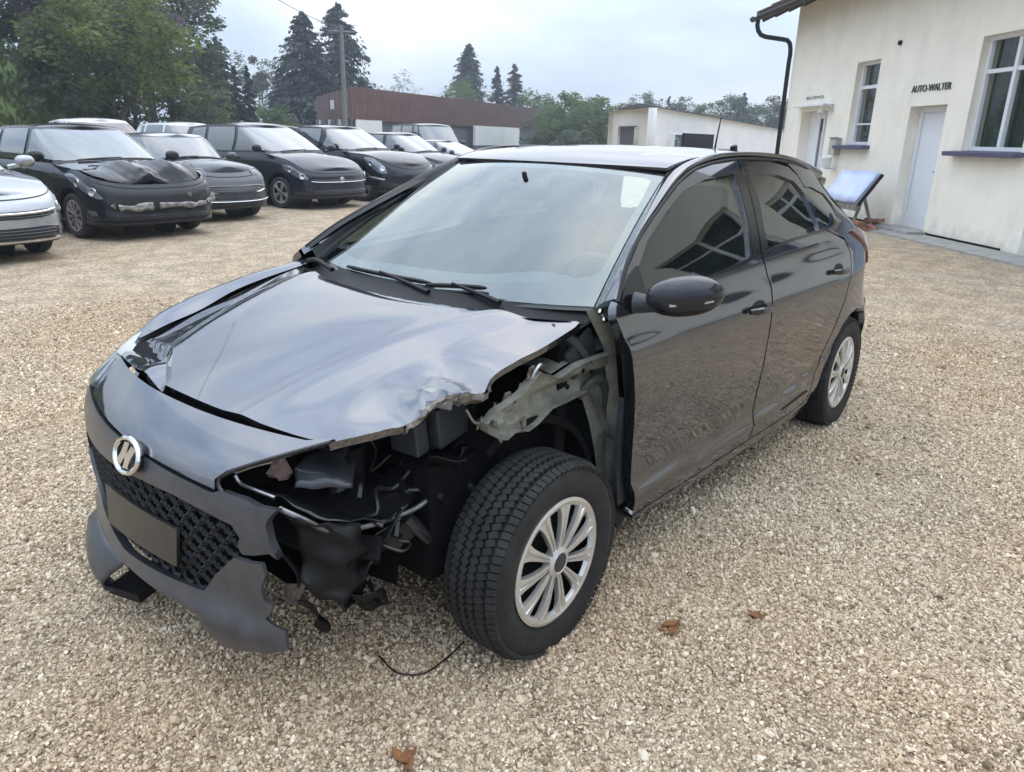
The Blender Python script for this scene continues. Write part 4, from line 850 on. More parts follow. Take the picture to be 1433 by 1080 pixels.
# 1 black estate-shaped car with the smashed front
def crash1(top):
    x, y, z = top[..., 0].copy(), top[..., 1].copy(), top[..., 2]
    k = ss(.15, .55, x)*ss(-.75, -.1, y)          # worst at the middle and its left
    f = .17*tri_noise(x+.1, y*.8, .62)+.035*tri_noise(x+.2, y, .17)+.04*np.sin(3.1*y+5*x)
    top[..., 2] = z+ss(-.2, .3, x)*(.35+.65*ss(-.7, 0, y))*(f*.9+.05)-.05*k
    top[..., 0] = x-.14*k*ss(.4, .7, x)
    return top
g1 = CarShape(nf=3.0, Lf=.46, dnf=[-.04, 0, -.01, -.02, -.06, -.13], W=.90, nose=.84, tail=-3.50, wb=2.62, cowl=-.30, wstop=-1.22, rtail=-3.2, rbase=-3.38, wroof=.63, belt=[(-3.6, 1.0), (-1.8, .99), (-.3, .965), (.3, .90), (.62, .79), (.8, .70)],
              roof=[(-3.3, 1.45), (-2.6, 1.50), (-1.9, 1.535), (-1.35, 1.52), (-1.15, 1.49)], r=.32, archr=.375)
F1 = [('headlight', sm([(-.50, .66), (-.62, .80), (-.98, .94), (-1.05, .86), (-.90, .72), (-.60, .62)]), M['bglens'], .012, .03),
      ('radiator_opening', sm([(-.46, .50), (-.48, .86), (0, .92), (.55, .90), (.72, .80), (.70, .46), (.3, .42)]), M['bgdark'], .012, .02),
      ('air_intake', sm([(-.46, .10), (.46, .10), (.40, .30), (-.40, .30)]), M['bgdark'], .006, .02), ('fog_lamp', sm([(-.62, .22), (-.78, .22), (-.82, .32), (-.66, .34)]), M['bglens'], .006, .01)]
c1 = make_car(g1, BLK, 'black hatchback with its bonnet buckled up and its grille smashed in', loc=(-3.50, -9.52), head=94, group=ROW, name='parked_car', face=F1, spokes=10, crash=crash1, doors=(-.42, -1.42, -2.30), twin=True, wheelmat=mat('wheel_trim', (.30, .27, .27), .45, .5))
TF = mat('torn_foam', (.22, .205, .19), .7, var=.6, vscale=14, bump=.5, bscale=20)
for v0_, v1_, l0_, l1_, rr_ in ((-.34, -.06, .47, .52, .05), (-.02, .34, .53, .49, .042), (.38, .62, .52, .60, .05)):
    bb = MB(); P = [g1.F(np.array([v0_+(v1_-v0_)*t]), np.array([l0_+(l1_-l0_)*t+.02*math.sin(t*9)]))[0]+np.array((.03+.015*math.sin(t*13), 0, 0)) for t in np.linspace(0, 1, 9)]
    bb.tube(P, [rr_*random.uniform(.55, 1.15) for _ in range(9)], 6); bb.build('bare_bumper_beam', TF, c1, False)
for k_, (v_, l_, sz) in enumerate(((.62, .60, .09), (.45, .78, .08), (-.40, .52, .07), (.70, .42, .06), (.15, .80, .07))):
    P_ = g1.F(np.array([v_]), np.array([l_]))[0]+np.array((.03, 0, 0)); b_ = MB(); b_.box(P_, (.03, sz, sz*.7), (random.uniform(-.8, .8), .4, random.uniform(-.8, .8)), .6); b_.build('broken_piece', M['torn'] if k_ % 2 else M['bglens'], c1, False)
# 2 small grey car with round lamps
g2 = CarShape(W=.80, nose=.74, tail=-3.0, wb=2.47, cowl=-.42, wstop=-.93, rtail=-2.65, rbase=-2.85, wroof=.60, belt=[(-3.1, .93), (-1.8, .93), (-.4, .91), (.2, .88), (.52, .80), (.72, .68)],
              roof=[(-2.8, 1.36), (-2.2, 1.40), (-1.5, 1.425), (-1.05, 1.42), (-.9, 1.395)], r=.30, archr=.35, Lf=.48, nf=2.6, crown=.10, wsc=.78, gW=.93, dnf=[-.04, 0, -.0, -.03, -.10, -.22], gLf=.34)
F2 = [('grille', sm([(-.42, .56), (.42, .56), (.36, .72), (.2, .78), (-.2, .78), (-.36, .72)]), GRYP, .012, .02), ('air_intake', sm([(-.50, .16), (.50, .16), (.48, .36), (-.48, .36)]), M['bgdark'], .006, .02)]
c2 = make_car(g2, GRYP, 'small grey car with round headlamps and upright windscreen', loc=(-5.42, -10.75), head=94, group=ROW, face=F2, doors=(-.50, -1.70), wins=[(-.60, -1.66), (-1.76, -2.45)], roofmat=SILV, twin=False, spokes=8)
gb = MB(); ol = sm([(-.42, .56), (.42, .56), (.36, .72), (.2, .78), (-.2, .78), (-.36, .72)]); P = g2.F(np.array([a for a, b in ol+ol[:1]]), np.array([b for a, b in ol+ol[:1]])); gb.tube(P+np.array([[.02, 0, 0]]), .012, 5, False); gb.build('grille_surround', M['bgchrome'], c2)
for sg in (1, -1):
    P = g2.hoodxy(np.array([.44]), np.array([sg*.545]))[0]; hl = MB(); n_ = Vector((.80, sg*.33, .50)).normalized(); a_ = n_.orthogonal().normalized(); b_ = n_.cross(a_)
    rows = []
    for h_, r_ in ((-.03, .115), (.02, .115), (.03, .105), (.03, .095), (.02, .09), (.045, .05), (.05, .001)): rows.append([tuple(Vector(P)+Vector((.03, 0, -.06))+n_*h_+(a_*math.cos(t)+b_*math.sin(t))*r_) for t in np.linspace(0, 2*np.pi, 19)])
    hl.grid(rows); hl.build('headlight', M['bglens'], c2)
fm = MB(); P = g2.F(np.linspace(-.55, .55, 8), np.full(8, .26))+np.array([[.02, 0, 0]]); fm.tube(P, .008, 4); fm.build('intake_strip', M['bgchrome'], c2)
# 3 dark people carrier
g3 = CarShape(W=.91, nose=.88, tail=-3.55, wb=2.72, cowl=-.18, wstop=-1.25, rtail=-3.25, rbase=-3.42, wroof=.66, belt=[(-3.6, 1.05), (-1.8, 1.05), (-.2, 1.03), (.35, .92), (.66, .79), (.85, .72)],
              roof=[(-3.4, 1.56), (-2.6, 1.63), (-1.9, 1.655), (-1.4, 1.64), (-1.2, 1.61)], r=.325, archr=.385, nf=3.2, Lf=.44, dnf=[-.03, 0, -.005, -.02, -.05, -.11])
c3 = make_car(g3, NAVY, 'dark anthracite people carrier parked between the small grey car and a low black one', loc=(-8.25, -11.75), head=97, group=ROW, face=std_face(lamp=sm([(.48, .70), (.56, .84), (.86, .90), (.98, .84), (.94, .70), (.70, .66)]), grille=((-.45, .74), (.45, .74), (.43, .64), (-.43, .64))), doors=(-.35, -1.42, -2.35), spokes=5, wins=[(-.50, -1.40), (-1.50, -2.35), (-2.45, -3.1)], twin=True)
badge(c3, g3, 0, .71, .062)
for v in (.0,):
    tb = MB(); P = g3.F(np.linspace(-.45, .45, 9), np.full(9, .64))+np.array([[.018, 0, 0]]); tb.tube(P, .007, 4); tb.build('grille_strip', M['bgchrome'], c3)
# 4 low-nosed dark SUV
g4 = CarShape(W=.96, nose=.92, tail=-3.85, wb=2.88, cowl=-.42, wstop=-1.35, rtail=-3.45, rbase=-3.70, wroof=.66, belt=[(-3.9, 1.12), (-1.8, 1.10), (-.4, 1.07), (.3, 1.0), (.65, .86), (.85, .72)],
              roof=[(-3.6, 1.54), (-2.9, 1.62), (-2.1, 1.675), (-1.6, 1.665), (-1.3, 1.63)], r=.36, archr=.42, nf=2.3, Lf=.6, crown=.06)
c4 = make_car(g4, BLK, 'black sport utility car with drop-shaped headlamps and a bulging nose', loc=(-10.75, -12.15), head=97, group=ROW, face=std_face(lamp=sm([(.52, .66), (.55, .86), (.76, .97), (.92, .92), (.86, .72), (.66, .60)]), grille=((-.3, .40), (.3, .40), (.3, .44), (-.3, .44)), intake=((-.52, .12), (.52, .12), (.50, .40), (-.50, .40)), fog=((.60, .16), (.9, .18), (.92, .42), (.62, .42))), spokes=5)
lb = MB(); P = g4.F(np.linspace(-.88, -.60, 6), np.full(6, .42))+np.array([[.03, 0, 0]]); lb.tube(P, .028, 5); lb.build('running_light', M['bglens'], c4)
# 5-6 cars farther along
g5 = CarShape(W=.88, belt=[(-3.4, 1.0), (-1.8, 1.0), (-.3, .97), (.4, .87), (.8, .74)], roof=[(-3.2, 1.46), (-2.5, 1.52), (-1.8, 1.55), (-1.2, 1.53), (-1.05, 1.50)])
c5 = make_car(g5, NAVY, 'dark compact car half hidden by the sport utility car', loc=(-13.9, -13.6), head=99, group=ROW, face=std_face(), doors=(-.42, -1.45, -2.3))
g6 = CarShape(W=.88, nose=.92, cowl=-.25, wstop=-1.35, rtail=-2.7, rbase=-3.3, roof=[(-2.9, 1.26), (-2.3, 1.34), (-1.8, 1.36), (-1.4, 1.345), (-1.2, 1.32)], belt=[(-3.4, .92), (-1.8, .92), (-.3, .88), (.4, .76), (.8, .64)])
c6 = make_car(g6, GRYP, 'low grey coupe with a long sloping windscreen beside the dark compact', loc=(-16.6, -14.4), head=99, group=ROW, face=std_face(), doors=(-.42, -1.45, -2.3))
# 7 the silver car cut by the left edge of the view
g7 = CarShape(W=.88, nose=.86, tail=-3.6, wb=2.65, cowl=-.22, wstop=-1.1, belt=[(-3.6, .95), (-1.8, .95), (-.3, .94), (.25, .88), (.55, .79), (.8, .70)], nf=2.9, Lf=.46)
F7 = [('headlight', sm([(.52, .62), (.60, .78), (1.0, .90), (1.05, .76), (.82, .62), (.64, .56)]), M['bglens'], .012, .03), ('headlight', mir(sm([(.52, .62), (.60, .78), (1.0, .90), (1.05, .76), (.82, .62), (.64, .56)])), M['bglens'], .012, .03),
      ('grille', sm([(-.5, .74), (.5, .74), (.46, .58), (-.46, .58)]), M['bgdark'], .008, .02), ('air_intake', sm([(-.52, .10), (.52, .10), (.50, .38), (-.50, .38)]), M['bgdark'], .008, .02),
      ('fog_lamp', sm([(.68, .16), (.96, .24), (1.0, .36), (.72, .30)]), M['bgdark'], .008, .02)]
c7 = make_car(g7, SILV, 'silver saloon cut off at the left edge, next to the smashed black car', loc=(-1.02, -8.48), head=93, group=ROW, face=F7, doors=(-.42, -1.5, -2.45))
st_ = MB(); P = g7.F(np.linspace(-.5, .5, 9), np.full(9, .70))+np.array([[.02, 0, 0]]); st_.tube(P, .014, 5); P = g7.F(np.linspace(-.9, 1.0, 15), np.full(15, .07))+np.array([[.02, 0, 0]]); st_.tube(P, .022, 5); st_.build_each('chrome_strip', M['bgchrome'], c7)
# 8 petrol van at the end of the row
g8 = CarShape(W=.95, nose=.90, tail=-3.95, wb=3.0, sill=.25, belt=[(-4, 1.12), (-1.8, 1.12), (0, 1.10), (.45, 1.02), (.72, .86), (.9, .78)], cowl=.18, wstop=-.62, rtail=-3.75, rbase=-3.88, wroof=.76, gW=.96,
              roof=[(-3.9, 1.93), (-2.8, 1.97), (-1.6, 1.98), (-.9, 1.96), (-.6, 1.92)], r=.33, archr=.39, nf=2.9, Lf=.42)
c8 = make_car(g8, TEAL, 'dark petrol coloured van with a long flat roof at the end of the row', cat='van', loc=(-22.3, -21.9), head=72, name='parked_van', face=std_face(), doors=(-.10, -1.15, -2.3), wins=[(-.25, -1.10), (-1.3, -2.35), (-2.5, -3.6)])
# cars in the second row: mostly roofs in view
g9 = CarShape(W=.90, roof=[(-3.2, 1.60), (-2.5, 1.66), (-1.8, 1.69), (-1.2, 1.67), (-1.05, 1.64)], belt=[(-3.4, 1.05), (-1.8, 1.05), (-.3, 1.0), (.4, .88), (.8, .74)])
BACK = 'cars in the second row whose roofs show over the first'
make_car(g9, WHT, 'pale car behind the smashed black one, mostly its light roof in view', loc=(-6.1, -15.6), head=86, group=BACK, face=std_face(), detail=False, glassm=mat('reddish_glass', (.05, .022, .022), .1, 0, 1))
make_car(g9, BLK, 'black car behind the small grey one, its dark rear roof in view', loc=(-9.0, -17.0), head=272, group=BACK, face=std_face(), detail=False)
make_car(g9, SILV, 'silver car behind the people carrier, its pale roof in view', loc=(-12.2, -17.6), head=95, group=BACK, face=std_face(), detail=False)
make_car(g9, WHT, 'white car behind the people carrier and beside the silver roofed one', loc=(-9.9, -18.4), head=95, group=BACK, face=std_face(), detail=False)

# ================================================================== ground
def gz(x, y):
    x = np.asarray(x, float); y = np.asarray(y, float)
    h = .010*np.sin(1.9*x+.7*y+1)*np.sin(1.3*y-.8*x)+.006*np.sin(4.3*x-2.1*y)*np.sin(3.7*y+1.1*x+2)
    k = np.exp(-((x)/.5)**2-((y-.77)/.3)**2)+np.exp(-((x+2.6)/.5)**2-((y-.77)/.3)**2)
    return h*(1-.8*np.clip(k, 0, 1))*ss(14, 8, np.hypot(x-1.5, y-2))
def gravel_material():
    m = bpy.data.materials.new('gravel_sheet'); m.use_nodes = True; t = m.node_tree; l = t.links; b = t.nodes['Principled BSDF']; b.inputs['Roughness'].default_value = .9
    N = lambda ty: t.nodes.new(ty)
    c = N('ShaderNodeTexCoord')
    def vor(sc):
        v = N('ShaderNodeTexVoronoi'); v.inputs['Scale'].default_value = sc; l.new(c.outputs['Object'], v.inputs['Vector']); return v
    v1 = vor(62); v2 = vor(24)
    sp = N('ShaderNodeSeparateColor'); l.new(v1.outputs['Color'], sp.inputs[0])
    r = N('ShaderNodeValToRGB'); e = r.color_ramp.elements; e[0].position = 0; e[0].color = (.20, .165, .12, 1); e[1].position = 1; e[1].color = (.66, .60, .50, 1)
    q = e.new(.35); q.color = (.40, .33, .245, 1); q = e.new(.7); q.color = (.50, .43, .335, 1); l.new(sp.outputs[0], r.inputs[0])
    d = N('ShaderNodeMapRange'); d.inputs[1].default_value = .0; d.inputs[2].default_value = .016; d.inputs[3].default_value = 1; d.inputs[4].default_value = .30
    v3 = N('ShaderNodeTexVoronoi'); v3.inputs['Scale'].default_value = 62; l.new(c.outputs['Object'], v3.inputs['Vector']); v3.feature = 'DISTANCE_TO_EDGE'
    d.inputs[1].default_value = 0; d.inputs[2].default_value = .12; d.inputs[3].default_value = .45; d.inputs[4].default_value = 1; l.new(v3.outputs['Distance'], d.inputs[0])
    mu = N('ShaderNodeMix'); mu.data_type = 'RGBA'; mu.blend_type = 'MULTIPLY'; mu.inputs[0].default_value = 1; l.new(r.outputs[0], mu.inputs[6]); l.new(d.outputs[0], mu.inputs[7])
    # broad patches: warmer dry fines, greyer washed areas, tyre-worn streaks
    n = N('ShaderNodeTexNoise'); n.inputs['Scale'].default_value = .55; n.inputs['Detail'].default_value = 7; n.inputs['Roughness'].default_value = .6; l.new(c.outputs['Object'], n.inputs['Vector'])
    rp = N('ShaderNodeValToRGB'); e = rp.color_ramp.elements; e[0].position = .33; e[0].color = (1.10, .91, .69, 1); e[1].position = .66; e[1].color = (1.08, 1.0, .89, 1); l.new(n.outputs['Fac'], rp.inputs[0])
    m2 = N('ShaderNodeMix'); m2.data_type = 'RGBA'; m2.blend_type = 'MULTIPLY'; m2.inputs[0].default_value = .8; l.new(mu.outputs[2], m2.inputs[6]); l.new(rp.outputs[0], m2.inputs[7])
    n2 = N('ShaderNodeTexNoise'); n2.inputs['Scale'].default_value = 3.5; n2.inputs['Detail'].default_value = 6; l.new(c.outputs['Object'], n2.inputs['Vector'])
    r2 = N('ShaderNodeMapRange'); r2.inputs[1].default_value = .35; r2.inputs[2].default_value = .68; r2.inputs[3].default_value = .74; r2.inputs[4].default_value = 1.15; l.new(n2.outputs['Fac'], r2.inputs[0])
    m3 = N('ShaderNodeMix'); m3.data_type = 'RGBA'; m3.blend_type = 'MULTIPLY'; m3.inputs[0].default_value = 1; l.new(m2.outputs[2], m3.inputs[6]); l.new(r2.outputs[0], m3.inputs[7])
    l.new(m3.outputs[2], b.inputs['Base Color'])
    bp = N('ShaderNodeBump'); bp.inputs['Strength'].default_value = .9; bp.inputs['Distance'].default_value = .012; l.new(v3.outputs['Distance'], bp.inputs['Height']); l.new(bp.outputs[0], b.inputs['Normal'])
    return m
xs = np.unique(np.concatenate([np.linspace(-75, -12, 20), np.arange(-12, 9, .22), np.linspace(9, 40, 12)])); ys = np.unique(np.concatenate([np.linspace(-34, -12, 14), np.arange(-12, 8, .22), np.linspace(8, 40, 12)]))
X, Y = np.meshgrid(xs, ys, indexing='ij'); gd = MB().grid(np.stack([X, Y, gz(X, Y)], -1))
ground = tag(gd.build('gravel_ground', gravel_material(), None, True, 0), kind='structure')
fm = mat('meadow', (.045, .07, .022), .95, var=.45, vscale=.25, col2=(.09, .105, .035))
fld = MB().add([(-900, -900, -.06), (900, -900, -.06), (900, 900, -.06), (-900, 900, -.06)], [(0, 1, 2, 3)]); tag(fld.build('meadow_ground', fm, None, False), kind='structure')
def hillZ(x, y):
    return np.maximum(-.3, 3.9*ss(-21.5, -29, y+.0*x)*ss(-14.5, -8.5, x)+1.6*ss(-27, -40, y)*ss(-25, -8, x)+.12*np.sin(x*1.3+y)*np.sin(y*1.7)-.22)
X, Y = np.meshgrid(np.linspace(-30, 30, 60), np.linspace(-20, -60, 44), indexing='ij')
hill = tag(MB().grid(np.stack([X, Y, hillZ(X, Y)], -1)[:, ::-1]).build('grass_bank', mat('bank_grass', (.06, .11, .032), .95, var=.4, vscale=1.2, col2=(.14, .18, .05), bump=.6, bscale=8), None, True, 0), kind='structure')
# loose gravel: real stones close to the camera, thinning out with distance
def stones():
    N = 360000; cx, cy = 1.584, 1.962
    r = .7+6.8*RNG.random(N*3)**.80; a = yaw+RNG.uniform(-R(43), R(43), N*3)
    x, y = cx+r*np.cos(a), cy+r*np.sin(a)
    keep = RNG.random(N*3) < np.clip(1.15-(r-3.6)/4.2, .05, 1)*np.clip(r/3.2, .25, 1)
    pt = .5+.5*np.sin(1.1*x+.6*y+.8)*np.sin(.9*y-.5*x+.3)+.35*np.sin(2.7*x-1.9*y)*np.sin(2.3*y+1.2*x); keep &= RNG.random(N*3) < .42+.75*ss(.12, .62, pt)
    keep &= ~((x > -2.9) & (x < .1) & (np.abs(y) < .62) & (RNG.random(N*3) < .8))
    x, y = x[keep][:N], y[keep][:N]; n = len(x)
    s = .0038*np.exp(RNG.normal(0, .34, n))*(1+.06*np.hypot(x-cx, y-cy)); s = np.where(RNG.random(n) < .012, s*1.8, s)
    z = gz(x, y)+s*RNG.uniform(-.1, .85, n)
    me = bpy.data.meshes.new('loose_gravel'); me.vertices.add(n); me.vertices.foreach_set('co', np.stack([x, y, z], 1).ravel().astype(np.float32))
    for nm, ar in (('size', s), ('tint', np.clip(RNG.beta(2.2, 2.0, n), 0, 1))): at = me.attributes.new(nm, 'FLOAT', 'POINT'); at.data.foreach_set('value', ar.astype(np.float32))
    at = me.attributes.new('turn', 'FLOAT_VECTOR', 'POINT'); at.data.foreach_set('vector', RNG.uniform(0, 6.28, (n, 3)).astype(np.float32).ravel())
    at = me.attributes.new('kind_id', 'INT', 'POINT'); at.data.foreach_set('value', RNG.integers(0, 4, n).astype(np.int32))
    o = link(bpy.data.objects.new('loose_gravel', me)); tag(o, kind='stuff')
    m = bpy.data.materials.new('gravel_stone'); m.use_nodes = True; t = m.node_tree; b = t.nodes['Principled BSDF']; b.inputs['Roughness'].default_value = .85
    A = t.nodes.new('ShaderNodeAttribute'); A.attribute_type = 'INSTANCER'; A.attribute_name = 'tint'
    rp = t.nodes.new('ShaderNodeValToRGB'); e = rp.color_ramp.elements; e[0].position = 0; e[0].color = (.13, .105, .075, 1); e[1].position = 1; e[1].color = (.84, .79, .69, 1)
    for p_, c_ in ((.22, (.34, .275, .20)), (.42, (.47, .39, .285)), (.6, (.56, .485, .38)), (.8, (.65, .595, .50))): q = e.new(p_); q.color = (*c_, 1)
    t.links.new(A.outputs['Fac'], rp.inputs[0])
    g_ = t.nodes.new('ShaderNodeNewGeometry'); nn = t.nodes.new('ShaderNodeTexNoise'); nn.inputs['Scale'].default_value = .6; nn.inputs['Detail'].default_value = 6; t.links.new(g_.outputs['Position'], nn.inputs['Vector'])
    cr_ = t.nodes.new('ShaderNodeValToRGB'); e = cr_.color_ramp.elements; e[0].position = .36; e[0].color = (1.08, .92, .73, 1); e[1].position = .64; e[1].color = (1.08, 1.03, .93, 1); t.links.new(nn.outputs['Fac'], cr_.inputs[0])
    mm = t.nodes.new('ShaderNodeMix'); mm.data_type = 'RGBA'; mm.blend_type = 'MULTIPLY'; mm.inputs[0].default_value = .8; t.links.new(rp.outputs[0], mm.inputs[6]); t.links.new(cr_.outputs[0], mm.inputs[7]); t.links.new(mm.outputs[2], b.inputs['Base Color'])
    ng = bpy.data.node_groups.new('scatter_gravel', 'GeometryNodeTree'); ng.interface.new_socket('Geometry', in_out='INPUT', socket_type='NodeSocketGeometry'); ng.interface.new_socket('Geometry', in_out='OUTPUT', socket_type='NodeSocketGeometry')
    n_ = ng.nodes; l = ng.links; i_ = n_.new('NodeGroupInput'); o_ = n_.new('NodeGroupOutput'); iop = n_.new('GeometryNodeInstanceOnPoints')
    gi = n_.new('GeometryNodeGeometryToInstance')
    for k in range(4):
        ic = n_.new('GeometryNodeMeshIcoSphere'); ic.inputs['Subdivisions'].default_value = 1 if k < 3 else 2; ic.inputs['Radius'].default_value = 1
        spn = n_.new('GeometryNodeSetPosition'); nz_ = n_.new('ShaderNodeTexNoise'); nz_.noise_dimensions = '4D'; nz_.inputs['W'].default_value = k*3.7; nz_.inputs['Scale'].default_value = .9
        vs = n_.new('ShaderNodeVectorMath'); vs.operation = 'SUBTRACT'; vs.inputs[1].default_value = (.5, .5, .5); l.new(nz_.outputs['Color'], vs.inputs[0])
        vm = n_.new('ShaderNodeVectorMath'); vm.operation = 'SCALE'; vm.inputs['Scale'].default_value = 1.9; l.new(vs.outputs[0], vm.inputs[0]); l.new(vm.outputs[0], spn.inputs['Offset'])
        tf = n_.new('GeometryNodeTransform'); tf.inputs['Scale'].default_value = ((1, .8, .62), (1.25, .75, .6), (.95, .9, .75), (1.1, .85, .65))[k]
        sm_ = n_.new('GeometryNodeSetMaterial'); sm_.inputs['Material'].default_value = m
        l.new(ic.outputs['Mesh'], spn.inputs['Geometry']); l.new(spn.outputs[0], tf.inputs['Geometry']); l.new(tf.outputs[0], sm_.inputs['Geometry']); l.new(sm_.outputs[0], gi.inputs[0])
    def na(nm, ty):
        q = n_.new('GeometryNodeInputNamedAttribute'); q.data_type = ty; q.inputs['Name'].default_value = nm; return q.outputs['Attribute']
    l.new(i_.outputs[0], iop.inputs['Points']); l.new(gi.outputs[0], iop.inputs['Instance']); iop.inputs['Pick Instance'].default_value = True
    l.new(na('kind_id', 'INT'), iop.inputs['Instance Index'])
    er = n_.new('FunctionNodeEulerToRotation'); l.new(na('turn', 'FLOAT_VECTOR'), er.inputs[0]); l.new(er.outputs[0], iop.inputs['Rotation']); l.new(na('size', 'FLOAT'), iop.inputs['Scale'])
    l.new(iop.outputs[0], o_.inputs[0])
    md = o.modifiers.new('scatter', 'NODES'); md.node_group = ng
stones()
# a few brown leaves and a dark twig
LEAF = mat('dry_leaf', (.20, .085, .03), .8, var=.4, vscale=60)
k_ = 0
for (x, y, s_, lb) in ((-.303, 1.094, .034, 'brown dry leaf on the gravel right of the front wheel'), (-.545, 1.271, .028, 'small brown leaf behind the larger one by the front wheel'), (.604, .844, .034, 'brown leaf at the bottom edge below the bumper')):
    lf = MB(); pts = []
    for j in range(3):
        ox, oy = random.uniform(-.4, .4)*s_, random.uniform(-.4, .4)*s_; a0 = random.uniform(0, 6.28)
        row = []
        for t in np.linspace(-1, 1, 6):
            w_ = (1-t*t)**.7*s_*.42; row.append([(ox+math.cos(a0)*t*s_-math.sin(a0)*q*w_, oy+math.sin(a0)*t*s_+math.cos(a0)*q*w_, .007+.004*abs(q)+.004*t*t+.003*j) for q in (-1, 0, 1)])
        lf.grid(row)
    o = lf.build('dry_leaf', LEAF, None, True, 60); o.location = (x, y, float(gz(x, y))); tag(o, lb, 'leaf', 'dry leaves on the gravel')
tw = MB(); tw.tube(spl([(.405, .502, .02), (.411, .603, .014), (.37, .649, .012), (.289, .657, .014), (.188, .648, .02)], 16), .0026, 6); tag(tw.build('cable', M['black'], None), 'thin black cable lying in an arc on the gravel under the bumper', 'cable')

# ================================================================== cream house on the right
house = empty('cream_house', (-12.37, -.06, 0), R(43.3), 'cream rendered house with white doors, violet sills and a black downpipe', 'house')
WALL = mat('cream_render', (.87, .82, .70), .9, var=.05, vscale=1.5, bump=.25, bscale=90)
def stain_wall(m):
    t = m.node_tree; b = t.nodes['Principled BSDF']; l = t.links; c = t.nodes.new('ShaderNodeTexCoord'); n = t.nodes.new('ShaderNodeTexNoise'); n.inputs['Scale'].default_value = 2.2; n.inputs['Detail'].default_value = 8; n.inputs['Roughness'].default_value = .7
    mp_ = t.nodes.new('ShaderNodeMapping'); mp_.inputs['Scale'].default_value = (1, 1, .35); l.new(c.outputs['Object'], mp_.inputs[0]); l.new(mp_.outputs[0], n.inputs['Vector'])
    r = t.nodes.new('ShaderNodeMapRange'); r.inputs[1].default_value = .52; r.inputs[2].default_value = .72; r.inputs[3].default_value = 0; r.inputs[4].default_value = .22; l.new(n.outputs['Fac'], r.inputs[0])
    sp = t.nodes.new('ShaderNodeSeparateXYZ'); l.new(c.outputs['Object'], sp.inputs[0]); n2 = t.nodes.new('ShaderNodeTexNoise'); n2.inputs['Scale'].default_value = 5; n2.inputs['Detail'].default_value = 6; l.new(c.outputs['Object'], n2.inputs['Vector'])
    ad = t.nodes.new('ShaderNodeMath'); ad.operation = 'MULTIPLY_ADD'; ad.inputs[1].default_value = -.9; l.new(n2.outputs['Fac'], ad.inputs[0]); l.new(sp.outputs[2], ad.inputs[2])
    r2 = t.nodes.new('ShaderNodeMapRange'); r2.inputs[1].default_value = -.50; r2.inputs[2].default_value = -.15; r2.inputs[3].default_value = .55; r2.inputs[4].default_value = 0; l.new(ad.outputs[0], r2.inputs[0])
    mx_ = t.nodes.new('ShaderNodeMath'); mx_.operation = 'MAXIMUM'; l.new(r.outputs[0], mx_.inputs[0]); l.new(r2.outputs[0], mx_.inputs[1])
    x = t.nodes.new('ShaderNodeMix'); x.data_type = 'RGBA'; src = b.inputs['Base Color'].links[0].from_socket; l.new(mx_.outputs[0], x.inputs[0]); l.new(src, x.inputs[6]); x.inputs[7].default_value = (.50, .46, .37, 1); l.new(x.outputs[2], b.inputs['Base Color'])
stain_wall(WALL)
WHITE = mat('white_joinery', (.74, .75, .77), .35, var=.03, vscale=5); SILL = mat('violet_sill', (.075, .073, .135), .5, var=.1, vscale=12); CONC = mat('concrete', (.33, .32, .29), .9, var=.2, vscale=6, bump=.3, bscale=60)
VGLASS = mat('window_glass', (.020, .028, .028), .03, 0, 1.0, spec=.8)
flat = lambda q: (lambda u, v: np.stack([u, -q+0*u, v], 1))
def rect(a, b, c, d): return [(a, c), (b, c), (b, d), (a, d)]
wins_ = [(-4.72, -3.80, 1.50, 3.12), (-.78, .62, 1.45, 3.16), (4.45, 6.15, 2.25, 4.25), (2.5, 3.75, 2.80, 3.70), (7.4, 9.1, 2.25, 4.25), (10.6, 12.2, 2.25, 4.25)]
doors_ = [(-2.48, -1.38, .05, 2.19), (-7.12, -5.72, .05, 2.24)]; gar = (1.02, 3.5, .02, 2.6)
wall = panel('front_wall', [(-8.05, -.05), (14, -.05), (14, 7.6), (3.9, 7.6), (3.9, 4.95), (-8.05, 4.95)], flat(0), WALL, house, step=.6, depth=.30, holes=[rect(*q) for q in wins_+doors_+[gar]])
wb_ = MB(); wb_.box((-7.90, 4.6, 2.4), (.30, 8.6, 4.9)); wb_.build('side_wall', WALL, house, False)
